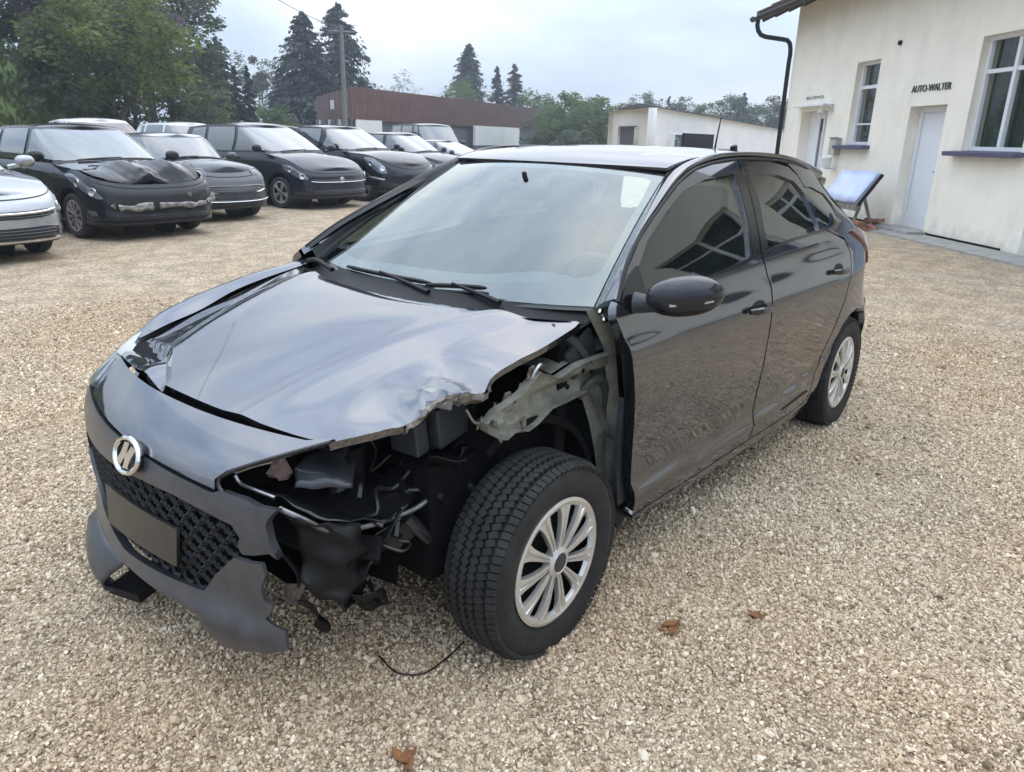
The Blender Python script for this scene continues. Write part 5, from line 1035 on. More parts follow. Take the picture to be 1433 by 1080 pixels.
for (a, b, c, d) in wins_:
    fr_ = bpy.data.objects.new('window', None); COL.objects.link(fr_); fr_.parent = house
    mid = (a+b)/2; tz = c+(d-c)*.70; q = .16; f_ = MB()
    for bx in ((a+.03, c, .06, d), (b-.03, c, .06, d)): f_.box((bx[0], q, (c+d)/2), (.06, .07, d-c-.004))
    f_.box((mid, q, c+.035), (b-a-.124, .07, .07)); f_.box((mid, q, d-.03), (b-a-.124, .07, .06))
    if b-a > 1.2: f_.box((mid, q-.003, (c+d)/2), (.075, .07, d-c-.14)); f_.box(((a+mid)/2, q, tz), ((b-a)/2-.10, .07, .06)); f_.box(((b+mid)/2, q, tz), ((b-a)/2-.10, .07, .06))
    else: f_.box((mid, q, tz), (b-a-.124, .07, .065)); f_.box((mid, q, c+.42), (b-a-.124, .04, .03))
    f_.build('frame', WHITE, fr_, False)
    g_ = MB(); g_.add([(a+.05, q+.02, c+.05), (b-.05, q+.02, c+.05), (b-.05, q+.02, d-.05), (a+.05, q+.02, d-.05)], [(0, 1, 2, 3)])
    go = g_.build('pane', glass('house_pane', (.75, .8, .78), 1.45) if 'house_pane' not in bpy.data.materials else bpy.data.materials['house_pane'], fr_, False)
    cu = MB(); cu.grid([[(x, q+.16+.022*math.sin(x*46+math.sin(x*9)*2), z) for z in (c+.02, d-.02)] for x in np.linspace(a+.04, b-.04, 90)]); cu.build('curtain', mat('green_curtain', (.055, .072, .058), .9, var=.3, vscale=5) if 'green_curtain' not in bpy.data.materials else bpy.data.materials['green_curtain'], fr_)
    sl_ = MB(); sl_.box((mid-.04, -.03, c-.035), (b-a+.30, .34, .07), (R(4), 0, 0)); sl_.build('sill', SILL, fr_, False, bevel=.008)
rm_ = MB(); rm_.box((3, .75, 2.4), (22, .02, 5)); rm_.build('room_wall', M['int'], house, False)
for i, (a, b, c, d) in enumerate(doors_):
    dr = MB(); q = .26; dr.box(((a+b)/2, q, (c+d)/2), (b-a-.006, .05, d-c-.006))
    do = dr.build('door', WHITE, house, False)
    if i == 0:
        t = MB(); t.box((a+.05, q-.045, (c+d)/2), (.09, .03, d-c-.01)); t.box((b-.05, q-.045, (c+d)/2), (.09, .03, d-c-.01)); t.box(((a+b)/2, q-.045, d-.05), (b-a-.21, .03, .09)); t.box(((a+b)/2, q-.045, c+.14), (b-a-.21, .025, .24)); t.build('door_frame', WHITE, do, False)
        h_ = MB(); h_.tube([(b-.2, q-.03, 1.08), (b-.2, q-.09, 1.08), (b-.32, q-.09, 1.08)], .012, 6); h_.build('handle', M['steel'], do)
    else:
        t = MB(); t.box((a+.72, q-.035, 1.15), (.16, .03, 1.85)); t.build('glass_strip', VGLASS, do, False)
        t = MB(); t.box((a+.61, q-.045, 1.15), (.05, .05, 1.95)); t.box((a+.83, q-.045, 1.15), (.05, .05, 1.95)); t.box((a+.72, q-.04, 2.10), (.16, .04, .05)); t.build('door_frame', WHITE, do, False)
        h_ = MB(); h_.tube([(a+.93, q-.03, 1.05), (a+.93, q-.09, 1.05), (a+1.03, q-.09, 1.05)], .014, 6); h_.build('handle', M['steel'], do)
gg_ = bpy.data.objects.new('garage_door', None); COL.objects.link(gg_); gg_.parent = house
for k in range(10):
    t = MB(); t.box(((gar[0]+gar[1])/2, .24, gar[2]+.13+k*.258), (gar[1]-gar[0]-.01, .04, .248)); t.build('panel', mat('garage_grey', (.36, .40, .45), .45, var=.05, vscale=4) if 'garage_grey' not in bpy.data.materials else bpy.data.materials['garage_grey'], gg_, False)
# lettering over the doors
def lettering(txt, s0, s1, z, h, m, nm, parent, q=.012):
    cu = bpy.data.curves.new(nm, 'FONT'); cu.body = txt; cu.size = 1; cu.extrude = .08; cu.align_x = 'LEFT'
    o = bpy.data.objects.new(nm, cu); COL.objects.link(o); bpy.context.view_layer.update()
    me = bpy.data.meshes.new_from_object(o.evaluated_get(bpy.context.evaluated_depsgraph_get())); bpy.data.objects.remove(o)
    co = np.zeros(len(me.vertices)*3); me.vertices.foreach_get('co', co); co = co.reshape(-1, 3); lo, hi = co.min(0), co.max(0)
    out = np.stack([s0+(co[:, 0]-lo[0])/(hi[0]-lo[0])*(s1-s0), -q-.008*co[:, 2]/.08, z+(co[:, 1]-lo[1])/(hi[1]-lo[1])*h], 1)
    me.vertices.foreach_set('co', out.ravel()); me.update(); me.materials.clear(); me.materials.append(m)
    return link(bpy.data.objects.new(nm, me), parent)
lettering('AUTO-WALTER', -2.52, -1.36, 2.425, .115, mat('letter_grey', (.07, .075, .08), .5), 'lettering', house)['label'] = 'dark grey raised letters reading AUTO-WALTER over the white door'
lettering('BÜRO', -6.95, -6.05, 2.50, .075, mat('letter_pale', (.34, .33, .31), .6), 'lettering', house)['label'] = 'faint pale letters over the far door'
# step, apron and plinth joint
st_ = MB(); st_.box((-2.0, -.13, .03), (1.5, .50, .10)); st_.build('door_step', CONC, house, False, bevel=.01)
pl_ = MB(); pl_.box((-.35, -.012, .045), (2.0, .02, .035)); pl_.box((9, -.012, .045), (9, .02, .035)); pl_.box((-5, -.012, .045), (4.8, .02, .035)); pl_.build('base_joint', M['dark'], house, False)
apron = MB(); apron.box((3, -.35, .006), (22, .66, .05)); ao = apron.build('pavement', CONC, None, False); ao.location = house.location; ao.rotation_euler = house.rotation_euler; tag(ao, kind='structure')
# roof, gutter, downpipe
rf_ = MB(); sl = math.tan(R(27)); a = np.array([-9.0, 15.0])
for (a0, a1, zz) in ((-9., 3.9, 4.46), (3.6, 14.3, 7.16)):
    rf_.add([(a0, -.72, zz), (a1, -.72, zz), (a1, 5.5, zz+6.2*sl), (a0, 5.5, zz+6.2*sl), (a0, -.72, zz+.16), (a1, -.72, zz+.16), (a1, 5.5, zz+.16+6.2*sl), (a0, 5.5, zz+.16+6.2*sl)], [(3, 2, 1, 0), (4, 5, 6, 7), (0, 1, 5, 4), (1, 2, 6, 5), (2, 3, 7, 6), (3, 0, 4, 7)])
tw_ = MB(); tw_.box((4.05, 2.8, 6.2), (.3, 5.0, 3.2)); tw_.build('upper_side_wall', WALL, house, False)
ro_ = rf_.build('roof', mat('roof_underside', (.10, .085, .07), .8, var=.2, vscale=5), house, False)
ti_ = MB()
for i in range(43):
    for j in range(3): x = -8.95+i*.30; y = -.66+j*.36; ti_.lathe([(-.17, .16), (.17, .15)], 6, 'x', (0, 0, 0)) if False else ti_.box((x+.15, y+.1, 4.66+(y+.72)*sl+.02), (.28, .40, .035), (R(27)-.08, 0, 0))
tag(ti_.build('roof_tiles', mat('roof_tile', (.16, .11, .09), .8, var=.3, vscale=3), ro_, False), kind='stuff')
for i in range(16):
    rb = MB(); rb.box((-8.7+i*.8, -.30, 4.42+.40*sl), (.09, .80, .13), (R(27), 0, 0)); rb.build('rafter', mat('rafter_brown', (.09, .07, .055), .8) if 'rafter_brown' not in bpy.data.materials else bpy.data.materials['rafter_brown'], ro_, False)
gt = MB(); gt.lathe([(-9.02, .07), (3.9, .07)], 10, 'x', (0, -.80, 4.48), R(180), R(360)); gt.lathe([(-9.02, .001), (-9.019, .072)], 12, 'x', (0, -.80, 4.48)); gt.tube([(-9.02, -.87, 4.48), (3.9, -.87, 4.48)], .014, 6); gt.build('gutter', M['black'], house)
dp = MB(); dp.tube(spl([(-8.62, -.80, 4.43), (-8.62, -.80, 4.25), (-8.60, -.74, 4.12), (-8.38, -.35, 3.98), (-8.22, -.10, 3.90), (-8.17, -.06, 3.72), (-8.17, -.06, 3.4), (-8.17, -.06, 2), (-8.17, -.06, 0)], 40), .055, 10); dp.build('downpipe', M['black'], house)
# small fittings on the wall
fx = MB(); fx.lathe([(-.002, .045), (-.05, .04), (-.055, .0)], 12, 'y', (-3.18, 0, 3.33)); fx.build('wall_vent', M['black'], house)
wl_ = MB(); wl_.box((-5.55, -.03, 2.28), (.10, .06, .14)); wl_.tube([(-5.55, -.05, 2.3), (-5.55, -.22, 2.34), (-5.55, -.27, 2.24)], .018, 6); wl_.lathe([(0, .02), (-.07, .075), (-.09, .07)], 12, 'z', (-5.55, -.27, 2.24)); wl_.build('wall_lamp', mat('lamp_pale', (.5, .49, .45), .5), house)
cn = MB(); cn.box((-6.42, -.10, 2.34), (1.62, .22, .05), (R(-5), 0, 0)); cn.build('door_canopy', WHITE, house, False, bevel=.006)
mb_ = MB(); mb_.box((-5.05, -.07, 1.46), (.30, .14, .34), None, .9); mb_.box((-5.05, -.08, 1.64), (.32, .17, .025), (R(-8), 0, 0)); mo = mb_.build('mailbox', mat('mailbox_grey', (.42, .42, .38), .5), None, False, bevel=.01)
mo.location = house.location; mo.rotation_euler = house.rotation_euler; tag(mo, 'pale grey mailbox fixed to the cream wall beside the far door', 'mailbox')
bk = MB(); bk.lathe([(0, .0), (0, .11), (.02, .115), (.20, .14), (.205, .146), (.215, .14), (.2, .12), (.03, .1), (.03, 0)], 20, 'z', (-5.0, -.25, 1.02)); bk.tube([(-5.0, -.02, 1.0), (-5.0, -.25, 1.01)], .02, 6); bk.box((-5.0, -.01, 1.02), (.2, .02, .1)); bo_ = bk.build('planter', WHITE, None)
bo_.location = house.location; bo_.rotation_euler = house.rotation_euler; tag(bo_, 'white round planter on a bracket below the narrow window', 'planter')
# trestle with pale blue sheets, rubble below
tr = empty('sheet_trestle', house.location, R(43.3), 'wooden trestle with pale blue sheets lying on it against the house', 'trestle')
PB = mat('pale_blue_sheet', (.50, .57, .74), .45, var=.12, vscale=3)
for k in range(3):
    t = MB(); t.grid([[(x, -.52-.36*v-.03*k-.010*math.sin(x*7+k), 1.0-.54*v+.012*math.sin(x*5+v*4+k)+.02*k) for v in np.linspace(0, 1, 5)] for x in np.linspace(-3.60+.07*k, -2.08-.03*k, 9)]); so_ = t.build('sheet', PB, tr); sm2 = so_.modifiers.new('t', 'SOLIDIFY'); sm2.thickness = .022
t = MB(); t.box((-2.05, -.73, .73), (.04, .06, .66), (R(-34), 0, 0)); t.build('edge_board', M['black'], tr, False)
t = MB(); t.box((-2.8, -.90, .40), (1.5, .10, .10)); t.build('rail', mat('old_wood', (.17, .155, .13), .85, var=.35, vscale=12), tr, False)
for x in (-3.4, -2.25):
    for dy_ in (-.12, .30): t = MB(); t.tube([(x, -.72, .62), (x+.12, -.82+dy_, .0)], .03, 6); t.build('leg', bpy.data.materials['old_wood'], tr)
RB = mat('brick_red', (.30, .14, .09), .9, var=.35, vscale=20)
pile = empty('brick_pile', house.location, R(43.3), 'loose heap of broken reddish bricks at the foot of the cream wall', 'brick pile')
for k in range(12):
    t = MB(); t.box((random.uniform(-2.7, -2.0), random.uniform(-.95, -.25), random.uniform(.02, .16)), (random.uniform(.12, .24), .11, .065), (random.uniform(-.4, .4), random.uniform(-.4, .4), random.uniform(0, 3.1))); t.build('brick', RB, pile, False, bevel=.006)

# ================================================================== low buildings at the back
def frame2(p, q): p, q = np.array(p, float), np.array(q, float); d = (q-p); L_ = np.linalg.norm(d); return L_, math.atan2(d[1], d[0])
# white flat roofed garage block
L_, an_ = frame2((-28.1, -15.1), (-50.4, -17.8))
ga = empty('garage_block', (-28.1, -15.1, 0), an_, 'long white garage block with a thin dark roof edge and a dark opening', 'garage')
GW = mat('garage_white', (.70, .69, .66), .8, var=.06, vscale=.8); DKR = mat('roof_edge_dark', (.05, .045, .045), .7)
# local: x along the long front (which faces the yard on local -y... the yard side is +y here), y inwards
zt = lambda x: 2.82-.022*x
fp_ = lambda u, v: np.stack([u, 0*u, v], 1)
gw = panel('front_wall', [(0, 0), (L_, 0), (L_, zt(L_)), (0, zt(0))], fp_, GW, ga, step=2., depth=.2, holes=[rect(2.3, 6.3, .0, 1.78)], flip=True)
gi_ = MB(); gi_.box((4.3, -.6, .9), (4.1, .1, 1.9)); gi_.build('dark_interior', M['dark'], ga, False)
gl_ = MB(); gl_.box((4.3, .02, 1.82), (4.2, .06, .07)); gl_.build('lintel', WHITE, ga, False)
p_ = np.array((-30.6, -18.7))-np.array((-28.1, -15.1)); lx, ly = p_[0]*math.cos(-an_)-p_[1]*math.sin(-an_), p_[0]*math.sin(-an_)+p_[1]*math.cos(-an_)
E_ = np.array((lx, ly)); En = np.linalg.norm(E_)
ew = panel('end_wall', [(0, 0), (En, 0), (En, 2.75), (0, 2.82)], lambda u, v: np.stack([u/En*lx, u/En*ly, v], 1), mat('garage_shade_side', (.62, .585, .51), .85, var=.05, vscale=1), ga, step=2., depth=.2, holes=[rect(En*.30, En*.72, 1.15, 2.05)], flip=False)  # cream wall toned darker, the shade of this end put into its colour
gp_ = MB(); gp_.add([(lx*.28, ly*.28+.12, 1.1), (lx*.74, ly*.74+.12, 1.1), (lx*.74, ly*.74+.12, 2.1), (lx*.28, ly*.28+.12, 2.1)], [(0, 1, 2, 3)]); gp_.build('window', mat('dull_window', (.07, .065, .075), .3), ga, False)
rf2 = MB(); rf2.add([(-.4, .45, zt(0)+.01), (L_+.4, .45, zt(L_)+.01), (L_+.4+lx, ly-.3, zt(L_)), (lx-.3, ly-.4, 2.76), (-.4, .45, zt(0)+.17), (L_+.4, .45, zt(L_)+.17), (L_+.4+lx, ly-.3, zt(L_)+.17), (lx-.3, ly-.4, 2.93)], [(3, 2, 1, 0), (4, 5, 6, 7), (0, 1, 5, 4), (1, 2, 6, 5), (2, 3, 7, 6), (3, 0, 4, 7)]); rf2.build('flat_roof', DKR, ga, False)
# brown profiled shed
L_, an_ = frame2((-28.6, -36.0), (-58.1, -45.0))
sh = empty('brown_shed', (-28.6, -36.0, 0), an_, 'long shed with a brown profiled metal fascia over grey and white bays', 'shed')
BR = mat('brown_sheet_metal', (.11, .052, .042), .55, var=.22, vscale=.9); GY = mat('grey_bay', (.13, .14, .145), .8, var=.15, vscale=2)
t = MB(); cor = []
for i in range(int(L_/.28)+1):
    x = i*.28
    for dx__, oy in ((0, 0), (.10, 0), (.14, -.05), (.24, -.05)):
        if x+dx__ <= L_: cor.append((x+dx__, oy))
zt2 = lambda x: 4.15-.0*x
t.grid([[(x, oy, zt2(x)), (x, oy, 2.25)] for x, oy in cor]); fo = t.build('fascia', BR, sh, False)
p_ = np.array((-30.0, -39.4))-np.array((-28.6, -36.0)); lx, ly = p_[0]*math.cos(-an_)-p_[1]*math.sin(-an_), p_[0]*math.sin(-an_)+p_[1]*math.cos(-an_); lx, ly = lx*2.2, ly*2.2
t = MB(); k = 40; t.grid([[(lx*i/k-(.04 if i % 4 < 2 else 0), ly*i/k, 4.15-.35*i/k), (lx*i/k-(.04 if i % 4 < 2 else 0), ly*i/k, 2.25)] for i in range(k+1)]); t.build('end_fascia', BR, sh, False)
t = MB(); t.box((.9, -2.3, 1.9), (.05, .05, .05)); 
t = MB(); t.box((L_/2, .4, 1.2), (L_, .1, 2.4)); t.build('back_wall', GY, sh, False)
t = MB(); t.add([(lx*.0-.2, ly*0-.3, 0), (lx-.2, ly, 0), (lx-.2, ly, 2.3), (-.2, -.3, 2.3)], [(0, 1, 2, 3)]); t.build('end_wall', GY, sh, False)
for a, b in ((.5, 3.4),): t = MB(); t.box(((a+b)/2, .0, 1.2), (b-a, .1, 2.2)); t.build('white_door', GW, sh, False)
t = MB(); t.box((21.0, -.35, 1.55), (9.2, .2, 1.5)); t.build('white_panel', GW, sh, False)
t = MB(); t.box((21.0, -.3, .35), (9.2, .2, .8)); t.build('low_wall', GY, sh, False)
for i in range(6): t = MB(); t.tube([(lx*(.08+.15*i)-.25, ly*(.08+.15*i), 0), (lx*(.08+.15*i)-.25, ly*(.08+.15*i), 2.3)], .09, 6); t.build('post', WHITE if i % 2 else GY, sh)
t = MB(); t.add([(-.1, .1, 4.16), (L_, .1, 4.16), (L_+lx, ly, 3.8), (lx, ly, 3.8)], [(0, 1, 2, 3)]); t.build('roof', DKR, sh, False)
t = MB(); t.box((lx*.45-.1, ly*.45, 3.2), (.05, .35, .55)); t.build('pale_sign', WHITE, sh, False)
# utility pole and its wire
up_ = empty('utility_pole', (-24.2, -30.9, 0), 0, 'grey wooden utility pole in front of the tall right-hand spruce', 'utility pole')
t = MB(); t.tube([(0, 0, 0), (0, 0, 6.6)], [.13, .10], 10); t.build('post', mat('pole_wood', (.17, .165, .16), .8, var=.2, vscale=6), up_)
t = MB(); t.tube([(-.5, .4, 6.3), (.5, -.4, 6.3)], .05, 6); t.build('crossarm', bpy.data.materials['pole_wood'], up_)
for s_ in (-.4, .4): t = MB(); t.lathe([(0, .03), (.05, .05), (.1, .03), (.13, 0)], 8, 'z', (s_, -s_*.8, 6.34)); t.build('insulator', M['grey'], up_)
wp = MB(); A_, B_ = Vector((-23.9, -30.7, 6.45)), Vector((-3.4, -16.5, 9.2))
wp.tube([A_.lerp(B_, t_)-Vector((0, 0, 1.0*4*t_*(1-t_))) for t_ in np.linspace(0, 1.25, 26)], .014, 5); tag(wp.build('overhead_wire', mat('wire_grey', (.12, .12, .12), .6), None), 'grey overhead wire running from the utility pole up to the left', 'wire')

# ================================================================== trees and bushes
def leaf_mat(name, c, c2, tr=.42):
    m = mat(name, c, .65, var=.3, vscale=.9, col2=c2, detail=7); t = m.node_tree; b = t.nodes['Principled BSDF']; out = t.nodes['Material Output']
    tl = t.nodes.new('ShaderNodeBsdfTranslucent'); mx = t.nodes.new('ShaderNodeMixShader'); mx.inputs[0].default_value = tr
    t.links.new(t.nodes['Color Ramp'].outputs[0], tl.inputs[0]); t.links.new(b.outputs[0], mx.inputs[1]); t.links.new(tl.outputs[0], mx.inputs[2]); t.links.new(mx.outputs[0], out.inputs[0]); return m
BARK = mat('bark', (.075, .065, .052), .9, var=.35, vscale=5)
L_SPR = leaf_mat('spruce_needles', (.020, .036, .036), (.045, .068, .064), .05); L_DK = leaf_mat('dark_leaves', (.072, .10, .062), (.135, .17, .105)); L_MID = leaf_mat('mid_green_leaves', (.080, .13, .040), (.17, .235, .08))
L_YEL = leaf_mat('yellow_green_leaves', (.10, .145, .035), (.20, .24, .075)); L_PALE = leaf_mat('pale_grey_green_leaves', (.09, .11, .075), (.17, .19, .13)); L_PUR = leaf_mat('purple_buds', (.15, .11, .15), (.25, .19, .25))
def cards(name, C_, A_, B_, m, parent):
    """four-sided leaf clumps: centre C, half axes A and B (n,3)"""
    n = len(C_); v = np.empty((n, 4, 3), np.float32); v[:, 0] = C_-A_; v[:, 1] = C_-B_*.6-A_*.1; v[:, 2] = C_+A_; v[:, 3] = C_+B_*.6+A_*.1
    me = bpy.data.meshes.new(name); me.vertices.add(n*4); me.vertices.foreach_set('co', v.ravel()); me.loops.add(n*4); me.loops.foreach_set('vertex_index', np.arange(n*4, dtype=np.int32)); me.polygons.add(n); me.polygons.foreach_set('loop_start', np.arange(0, n*4, 4, dtype=np.int32))
    me.update(calc_edges=True); me.materials.append(m); return link(bpy.data.objects.new(name, me), parent)
def rdir(n):
    d = RNG.normal(size=(n, 3)); return d/np.linalg.norm(d, axis=1)[:, None]
def place(az, dist): return 1.58+dist*math.cos(R(az)), 1.96+dist*math.sin(R(az))
def base_z(x, y): return max(-.06, float(hillZ(x, y))) if -30 < x < 30 and -60 < y < -20 else -.06
def conifer(az, dist, h, hw, label, n=2600, m=None, tops=1, thin=False, group=None):
    x, y = place(az, dist); r = empty('conifer', (x, y, base_z(x, y)), 0, label, 'tree', group)
    t = MB(); t.tube([(0, 0, 0), (0, 0, h*.55), (0, 0, h*.97)], [h*.022, h*.014, h*.003], 7); t.build('trunk', BARK, r)
    # whorls of drooping boughs, each a fan of clumps
    C_, A_, B_ = [], [], []; n = int(n*4.0); nb = int(h*14); per = max(6, n//nb)
    for i in range(nb):
        f = (i+RNG.random())/nb; z = h*(.06+.93*f); ln = 1.30*hw*((1-f)**.62)*RNG.uniform(.66, 1.12)+.03*hw
        if thin: ln = hw*min(1, (1-f)*3.5, .4+f*5)*RNG.uniform(.8, 1.1)
        a = RNG.uniform(0, 2*np.pi); q = RNG.random(per)**.75; sp_ = RNG.normal(0, .26, per)*ln*(.4+q)
        d = np.array((math.cos(a), math.sin(a), 0)); p = np.array((-d[1], d[0], 0)); up_c = .10 if f > .8 else 0
        c = np.outer(q*ln, d)+np.outer(sp_, p)+np.stack([0*q, 0*q, z-ln*.34*q**1.4+up_c*q+RNG.normal(0, .03*h/8, per)], 1)
        dr = d*.8+np.stack([RNG.normal(0, .35, per), RNG.normal(0, .35, per), -.45+RNG.normal(0, .25, per)], 1); s_ = (.05+.023*h/2)*RNG.uniform(.6, 1.3, per)[:, None]*(.7+.5*(1-f))
        C_.append(c); A_.append(dr*s_*1.25); B_.append(np.cross(dr, rdir(per))*s_*.85)
    if tops > 1:
        k = RNG.random(len(C_)) < .0
        extra = np.concatenate(C_[int(nb*.55):])+np.array((hw*.38, hw*.2, -h*.07)); C_.append(extra); A_.append(np.concatenate(A_[int(nb*.55):nb])); B_.append(np.concatenate(B_[int(nb*.55):nb]))
    cards('crown', np.concatenate(C_), np.concatenate(A_), np.concatenate(B_), m or L_SPR, r); return r
def limbs(mb, p, d, ln, rad, depth, ends, spread=.55, up_=.12):
    q = p+d*ln*.5+Vector(RNG.normal(0, .04*ln, 3)); e = p+d*ln+Vector(RNG.normal(0, .05*ln, 3)); mb.tube([p, q, e], [rad, rad*.82, rad*.62], 5 if depth > 1 else 4, False)
    if depth <= 0: ends.append(e); return
    for k in range(RNG.integers(2, 4)):
        nd = (d+Vector(RNG.normal(0, spread, 3))+Vector((0, 0, up_))).normalized(); limbs(mb, e if k else q.lerp(e, .6), nd, ln*RNG.uniform(.58, .82), rad*.58, depth-1, ends, spread, up_)
    if depth <= 2: ends.append(e)
def broadleaf(az, dist, h, rw, label, m, n=5000, leaf=.16, low=.15, sparse=0, name='broadleaf_tree', group=None, depth=4, cat='tree', trunks=1, gaps=.35):
    n = int(n*1.7)
    x, y = place(az, dist); r = empty(name, (x, y, base_z(x, y)-.05), 0, label, cat, group)
    mb = MB(); ends = []
    for k in range(trunks):
        d = Vector((RNG.normal(0, .12), RNG.normal(0, .12), 1)).normalized(); limbs(mb, Vector((RNG.normal(0, .1)*k, RNG.normal(0, .1)*k, 0)), d, h*.30, h*.020/(1+.3*k), depth, ends)
    mb.build('trunk' if cat == 'tree' else 'stems', BARK, r, True, 0)
    ends = np.array([tuple(e) for e in ends]); nc = 46+int(rw*16)
    # clump centres: around the limb ends and over an uneven shell
    a = rdir(nc); rad = RNG.uniform(.45, 1.05, nc)**.6; c = a*rad[:, None]*np.array((rw, rw, h*(1-low)/2))+np.array((0, 0, h*(low+(1-low)/2)))
    lump = 1+.22*np.sin(3*np.arctan2(a[:, 1], a[:, 0])+RNG.uniform(0, 6))*np.cos(4*a[:, 2]); c[:, :2] *= lump[:, None]
    if len(ends): c = np.concatenate([c[RNG.random(len(c)) > gaps*.5], ends[RNG.permutation(len(ends))[:nc//2]]])
    if sparse: c = c[RNG.random(len(c)) > sparse]
    w_ = RNG.uniform(.4, 1.3, len(c)); w_ /= w_.sum(); idx = RNG.choice(len(c), n, p=w_); cr_ = (rw*.23+.12)*RNG.uniform(.6, 1.25, len(c))
    C_ = c[idx]+rdir(n)*(cr_[idx]*RNG.random(n)**.45)[:, None]*np.array((1, 1, .72)); C_[:, 2] = np.maximum(C_[:, 2], .08)
    A_ = rdir(n); A_[:, 2] *= .6; s_ = .74*leaf*RNG.uniform(.5, 1.35, n)[:, None]; B_ = np.cross(A_, rdir(n))
    cards('crown', C_, A_*s_, B_*s_, m, r); return r
SPR = 'dark spruces behind the yard'
conifer(-119.9, 54, 7.0, 1.75, 'dark spruce left of the two slim columns', 2600, group=SPR)
conifer(-120.9, 50, 5.1, .50, 'slim dark columnar conifer, left of a pair', 900, thin=True)
conifer(-121.7, 50.5, 5.2, .42, 'slim dark columnar conifer, right of a pair', 900, thin=True)
conifer(-125.5, 63, 10.0, 2.9, 'tall dark spruce left of the utility pole', 4600, group=SPR)
conifer(-127.9, 67, 11.3, 3.3, 'tallest dark spruce, directly behind the utility pole', 4800, group=SPR)
conifer(-136.9, 90, 11.2, 2.6, 'dark spruce with two tops above the middle of the shed roof', 3400, tops=2, group=SPR)
conifer(-138.9, 90, 9.0, 1.1, 'narrow dark spruce beside a wider one over the shed end', 1500, group=SPR)
conifer(-140.1, 90, 9.3, 2.0, 'pointed dark spruce over the right end of the shed', 2400, group=SPR)
conifer(-151.2, 96, 6.6, .9, 'thin spire of a spruce above the white garage block', 800, group=SPR)
conifer(-156.3, 99, 7.2, 1.1, 'small spruce behind the right part of the garage roof', 900, group=SPR)
broadleaf(-122.4, 72, 8.2, 2.2, 'pale feathery tree behind the two slim conifers', L_PALE, 4200, .17, .2, .1, gaps=.6)
broadleaf(-123.3, 55, 3.2, 1.8, 'round green bush between the slim conifers and the tall spruce', L_MID, 3000, .15, .0, name='bush', cat='bush', depth=2)
for az, d, h, lb in ((-130.3, 84, 7.0, 'bare spring tree nearest the tall spruce'), (-131.3, 86, 6.4, 'small bare tree second from the tall spruce'), (-132.3, 84, 8.3, 'tallest bare tree above the shed roof'), (-133.4, 86, 6.5, 'bare tree just right of the tallest bare one'), (-134.6, 85, 6.1, 'low bare tree above the middle of the shed'), (-135.4, 86, 5.6, 'last bare tree before the spruce with two tops')):
    broadleaf(az, d, h, 1.25, lb, L_PALE, 420, .13, .3, .3, depth=5, group='bare spring trees above the shed roof')
conifer(-129.4, 74, 6.4, 1.6, 'lower spruce on the right flank of the tallest one', 2000, group=SPR)
conifer(-126.7, 70, 6.6, 2.0, 'short spruce filling the gap between the two tall ones', 2000, group=SPR)
conifer(-123.9, 68, 6.2, 1.9, 'middling dark spruce between the pale tree and the tall spruce', 2000, group=SPR)
conifer(-118.9, 56, 6.0, 1.7, 'dark spruce at the right edge of the wooded bank', 2000, group=SPR)
conifer(-124.6, 66, 5.0, 1.6, 'low dark conifer at the left foot of the tall spruce', 1600, group=SPR)
TL = 'distant treeline behind the low buildings'
for q_, (az, h_, lb) in enumerate(((-131.8, 4.4, 'distant tree low behind the left half of the shed'), (-135.4, 5.0, 'distant dark tree behind the middle of the shed'), (-137.8, 5.2, 'distant pale tree left of the narrow spruce'), (-140.9, 5.8, 'distant tree right of the pointed spruce'), (-142.6, 5.4, 'distant dark tree over the white end of the shed'), (-145.6, 5.5, 'distant pale tree over the bushes in the gap'), (-148.2, 5.4, 'distant tree over the left corner of the garage block'), (-150.4, 5.2, 'distant dark tree above the garage end wall'), (-153.3, 5.4, 'distant pale tree above the middle of the garage roof'))):
    broadleaf(az, 104+4*(q_ % 3), h_, 3.4, lb, (L_MID, L_DK, L_PALE)[q_ % 3], 2600, .26, .0, depth=2, group=TL)
broadleaf(-136.6, 84, 6.9, 3.0, 'yellow green tree in front of the spruce with two tops', L_YEL, 4200, .20, .1, depth=3)
broadleaf(-141.6, 84, 6.3, 2.7, 'green tree at the right end of the shed', L_MID, 3600, .2, .05, depth=3)
broadleaf(-134.0, 88, 5.2, 2.2, 'low grey green tree behind the shed roof', L_PALE, 2200, .2, .05, .2, depth=3)
HB = 'bushes between the shed and the garage block'
for az, d, h, rw, m_, lb in ((-142.9, 66, 4.6, 2.3, L_DK, 'dark bush right beside the white shed panel'), (-144.0, 62, 4.9, 2.4, L_MID, 'fresh green bush left of centre in the gap'), (-145.2, 64, 5.0, 2.6, L_DK, 'full dark green bush in the middle of the gap'), (-146.2, 60, 4.5, 2.0, L_MID, 'green bush touching the garage block'), (-147.4, 63, 4.0, 2.0, L_YEL, 'yellowish bush peeping past the garage corner'), (-144.6, 55, 2.2, 1.3, L_DK, 'low dark bush in front of the taller ones')):
    broadleaf(az, d, h, rw, lb, m_, 3200, .17, .0, name='bush', cat='bush', depth=2, group=HB)
HG = 'trees showing over the garage roof'
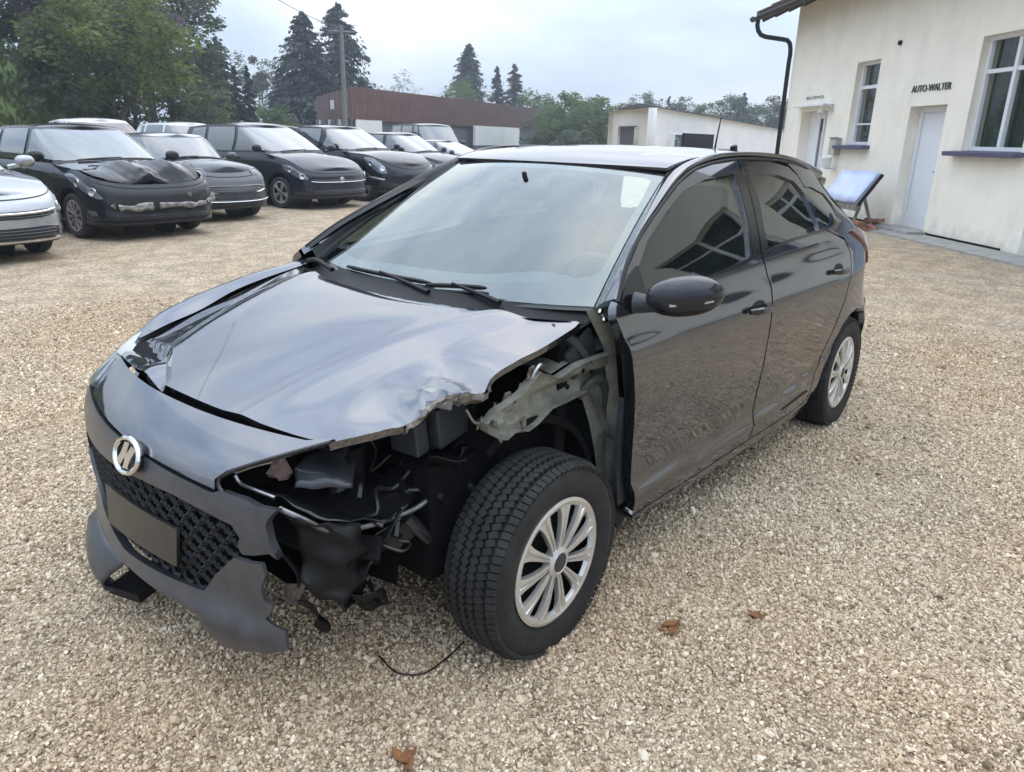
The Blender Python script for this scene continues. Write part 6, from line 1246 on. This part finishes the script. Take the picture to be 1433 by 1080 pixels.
for az, d, h, rw, m_, lb in ((-149.3, 95, 6.8, 2.8, L_PALE, 'pale tree over the left end of the garage roof'), (-152.6, 98, 6.6, 2.6, L_DK, 'dark round tree over the garage roof left of the thin pair'), (-154.0, 96, 6.4, 2.4, L_MID, 'green tree over the middle of the garage roof'), (-155.6, 98, 7.0, 2.8, L_DK, 'dark tree before the small spruce over the garage'), (-157.4, 97, 6.6, 3.2, L_DK, 'wide dark tree at the right end of the garage roof'), (-158.9, 94, 6.8, 3.0, L_PALE, 'grey green tree next to the downpipe'), (-160.6, 95, 6.8, 3.2, L_DK, 'dark tree half hidden by the cream house corner')):
    broadleaf(az, d, h, rw, lb, m_, 4200, .22, .0, depth=3, group=HG)
# wooded bank on the left
BK = 'trees on the bank behind the smashed black car'
for az, d, h, rw, m_, n_, lf, sp_, low, lb, tk in (
        (-105.4, 36, 8.6, 3.2, L_DK, 6000, .16, .35, .30, 'loose dark tree at the left edge of the photo', 2), (-107.6, 38, 8.5, 2.6, L_PALE, 2600, .15, .45, .35, 'thinly leaved tree with forked grey limbs on the bank', 3), (-109.4, 37, 9.5, 3.0, L_DK, 5200, .16, .25, .30, 'dark tree with open lower limbs on the bank', 2),
        (-111.2, 34, 8.6, 2.8, L_MID, 6500, .15, .1, .22, 'mid green tree at the middle of the bank', 1), (-113.2, 33, 9.2, 2.4, L_PUR, 4200, .14, .25, .3, 'purplish budding tree between green ones', 2), (-113.4, 28.5, 5.4, 2.3, L_YEL, 4800, .13, .1, .25, 'bright yellow green tree in front of the dark ones', 1),
        (-111.8, 29, 3.2, 1.7, L_DK, 3800, .13, 0, .0, 'dark low tree at the foot of the bank', 1), (-114.6, 31, 4.6, 1.9, L_DK, 4200, .13, 0, .0, 'dark green tree right of the yellow one', 1), (-115.4, 40, 10.2, 2.8, L_DK, 7000, .17, .05, .05, 'tall dark tree in the right half of the wood', 1), (-117.0, 41, 10.4, 2.5, L_DK, 6500, .17, .1, .03, 'tall ragged tree at the right end of the wood', 1),
        (-118.5, 45, 4.2, 1.9, L_MID, 3600, .15, 0, .0, 'light bush at the foot of the tall ragged tree', 1), (-112.3, 42, 9.6, 3.4, L_DK, 6000, .18, .15, .2, 'tall dark tree behind the green ones', 1), (-108.4, 44, 9.4, 3.6, L_DK, 6000, .18, .2, .2, 'tall tree at the back of the bank on the left', 1)):
    broadleaf(az, d, h, rw, lb, m_, n_, lf, low, sp_, group=BK, trunks=tk)
# rough grass and seedlings on the bank
n = 16000; x = RNG.uniform(-16, 6, n); y = RNG.uniform(-38, -21, n); z = hillZ(x, y); k = z > -.1; x, y, z = x[k], y[k], z[k]; n = len(x); s_ = RNG.uniform(.08, .26, n)
A_ = np.stack([RNG.normal(0, .3, n), RNG.normal(0, .3, n), np.ones(n)], 1)*s_[:, None]; tag(cards('bank_undergrowth', np.stack([x, y, z+s_*.7], 1), A_, rdir(n)*s_[:, None]*.7, leaf_mat('undergrowth_leaves', (.04, .075, .02), (.12, .14, .035)), None), kind='stuff')

# ================================================================== thin haze between the near cars and the trees
hm = bpy.data.materials.new('haze'); hm.use_nodes = True; ht = hm.node_tree; ht.nodes.clear(); ho = ht.nodes.new('ShaderNodeOutputMaterial'); hv = ht.nodes.new('ShaderNodeVolumePrincipled')
hv.inputs['Color'].default_value = (.86, .92, 1.0, 1); hv.inputs['Density'].default_value = .0016; hv.inputs['Anisotropy'].default_value = .3; ht.links.new(hv.outputs[0], ho.inputs['Volume'])
hb = MB(); hb.box((0, 0, 8.2), (1860, 1860, 18.8)); ho_ = hb.build('haze', hm, None, False); tag(ho_, kind='stuff')
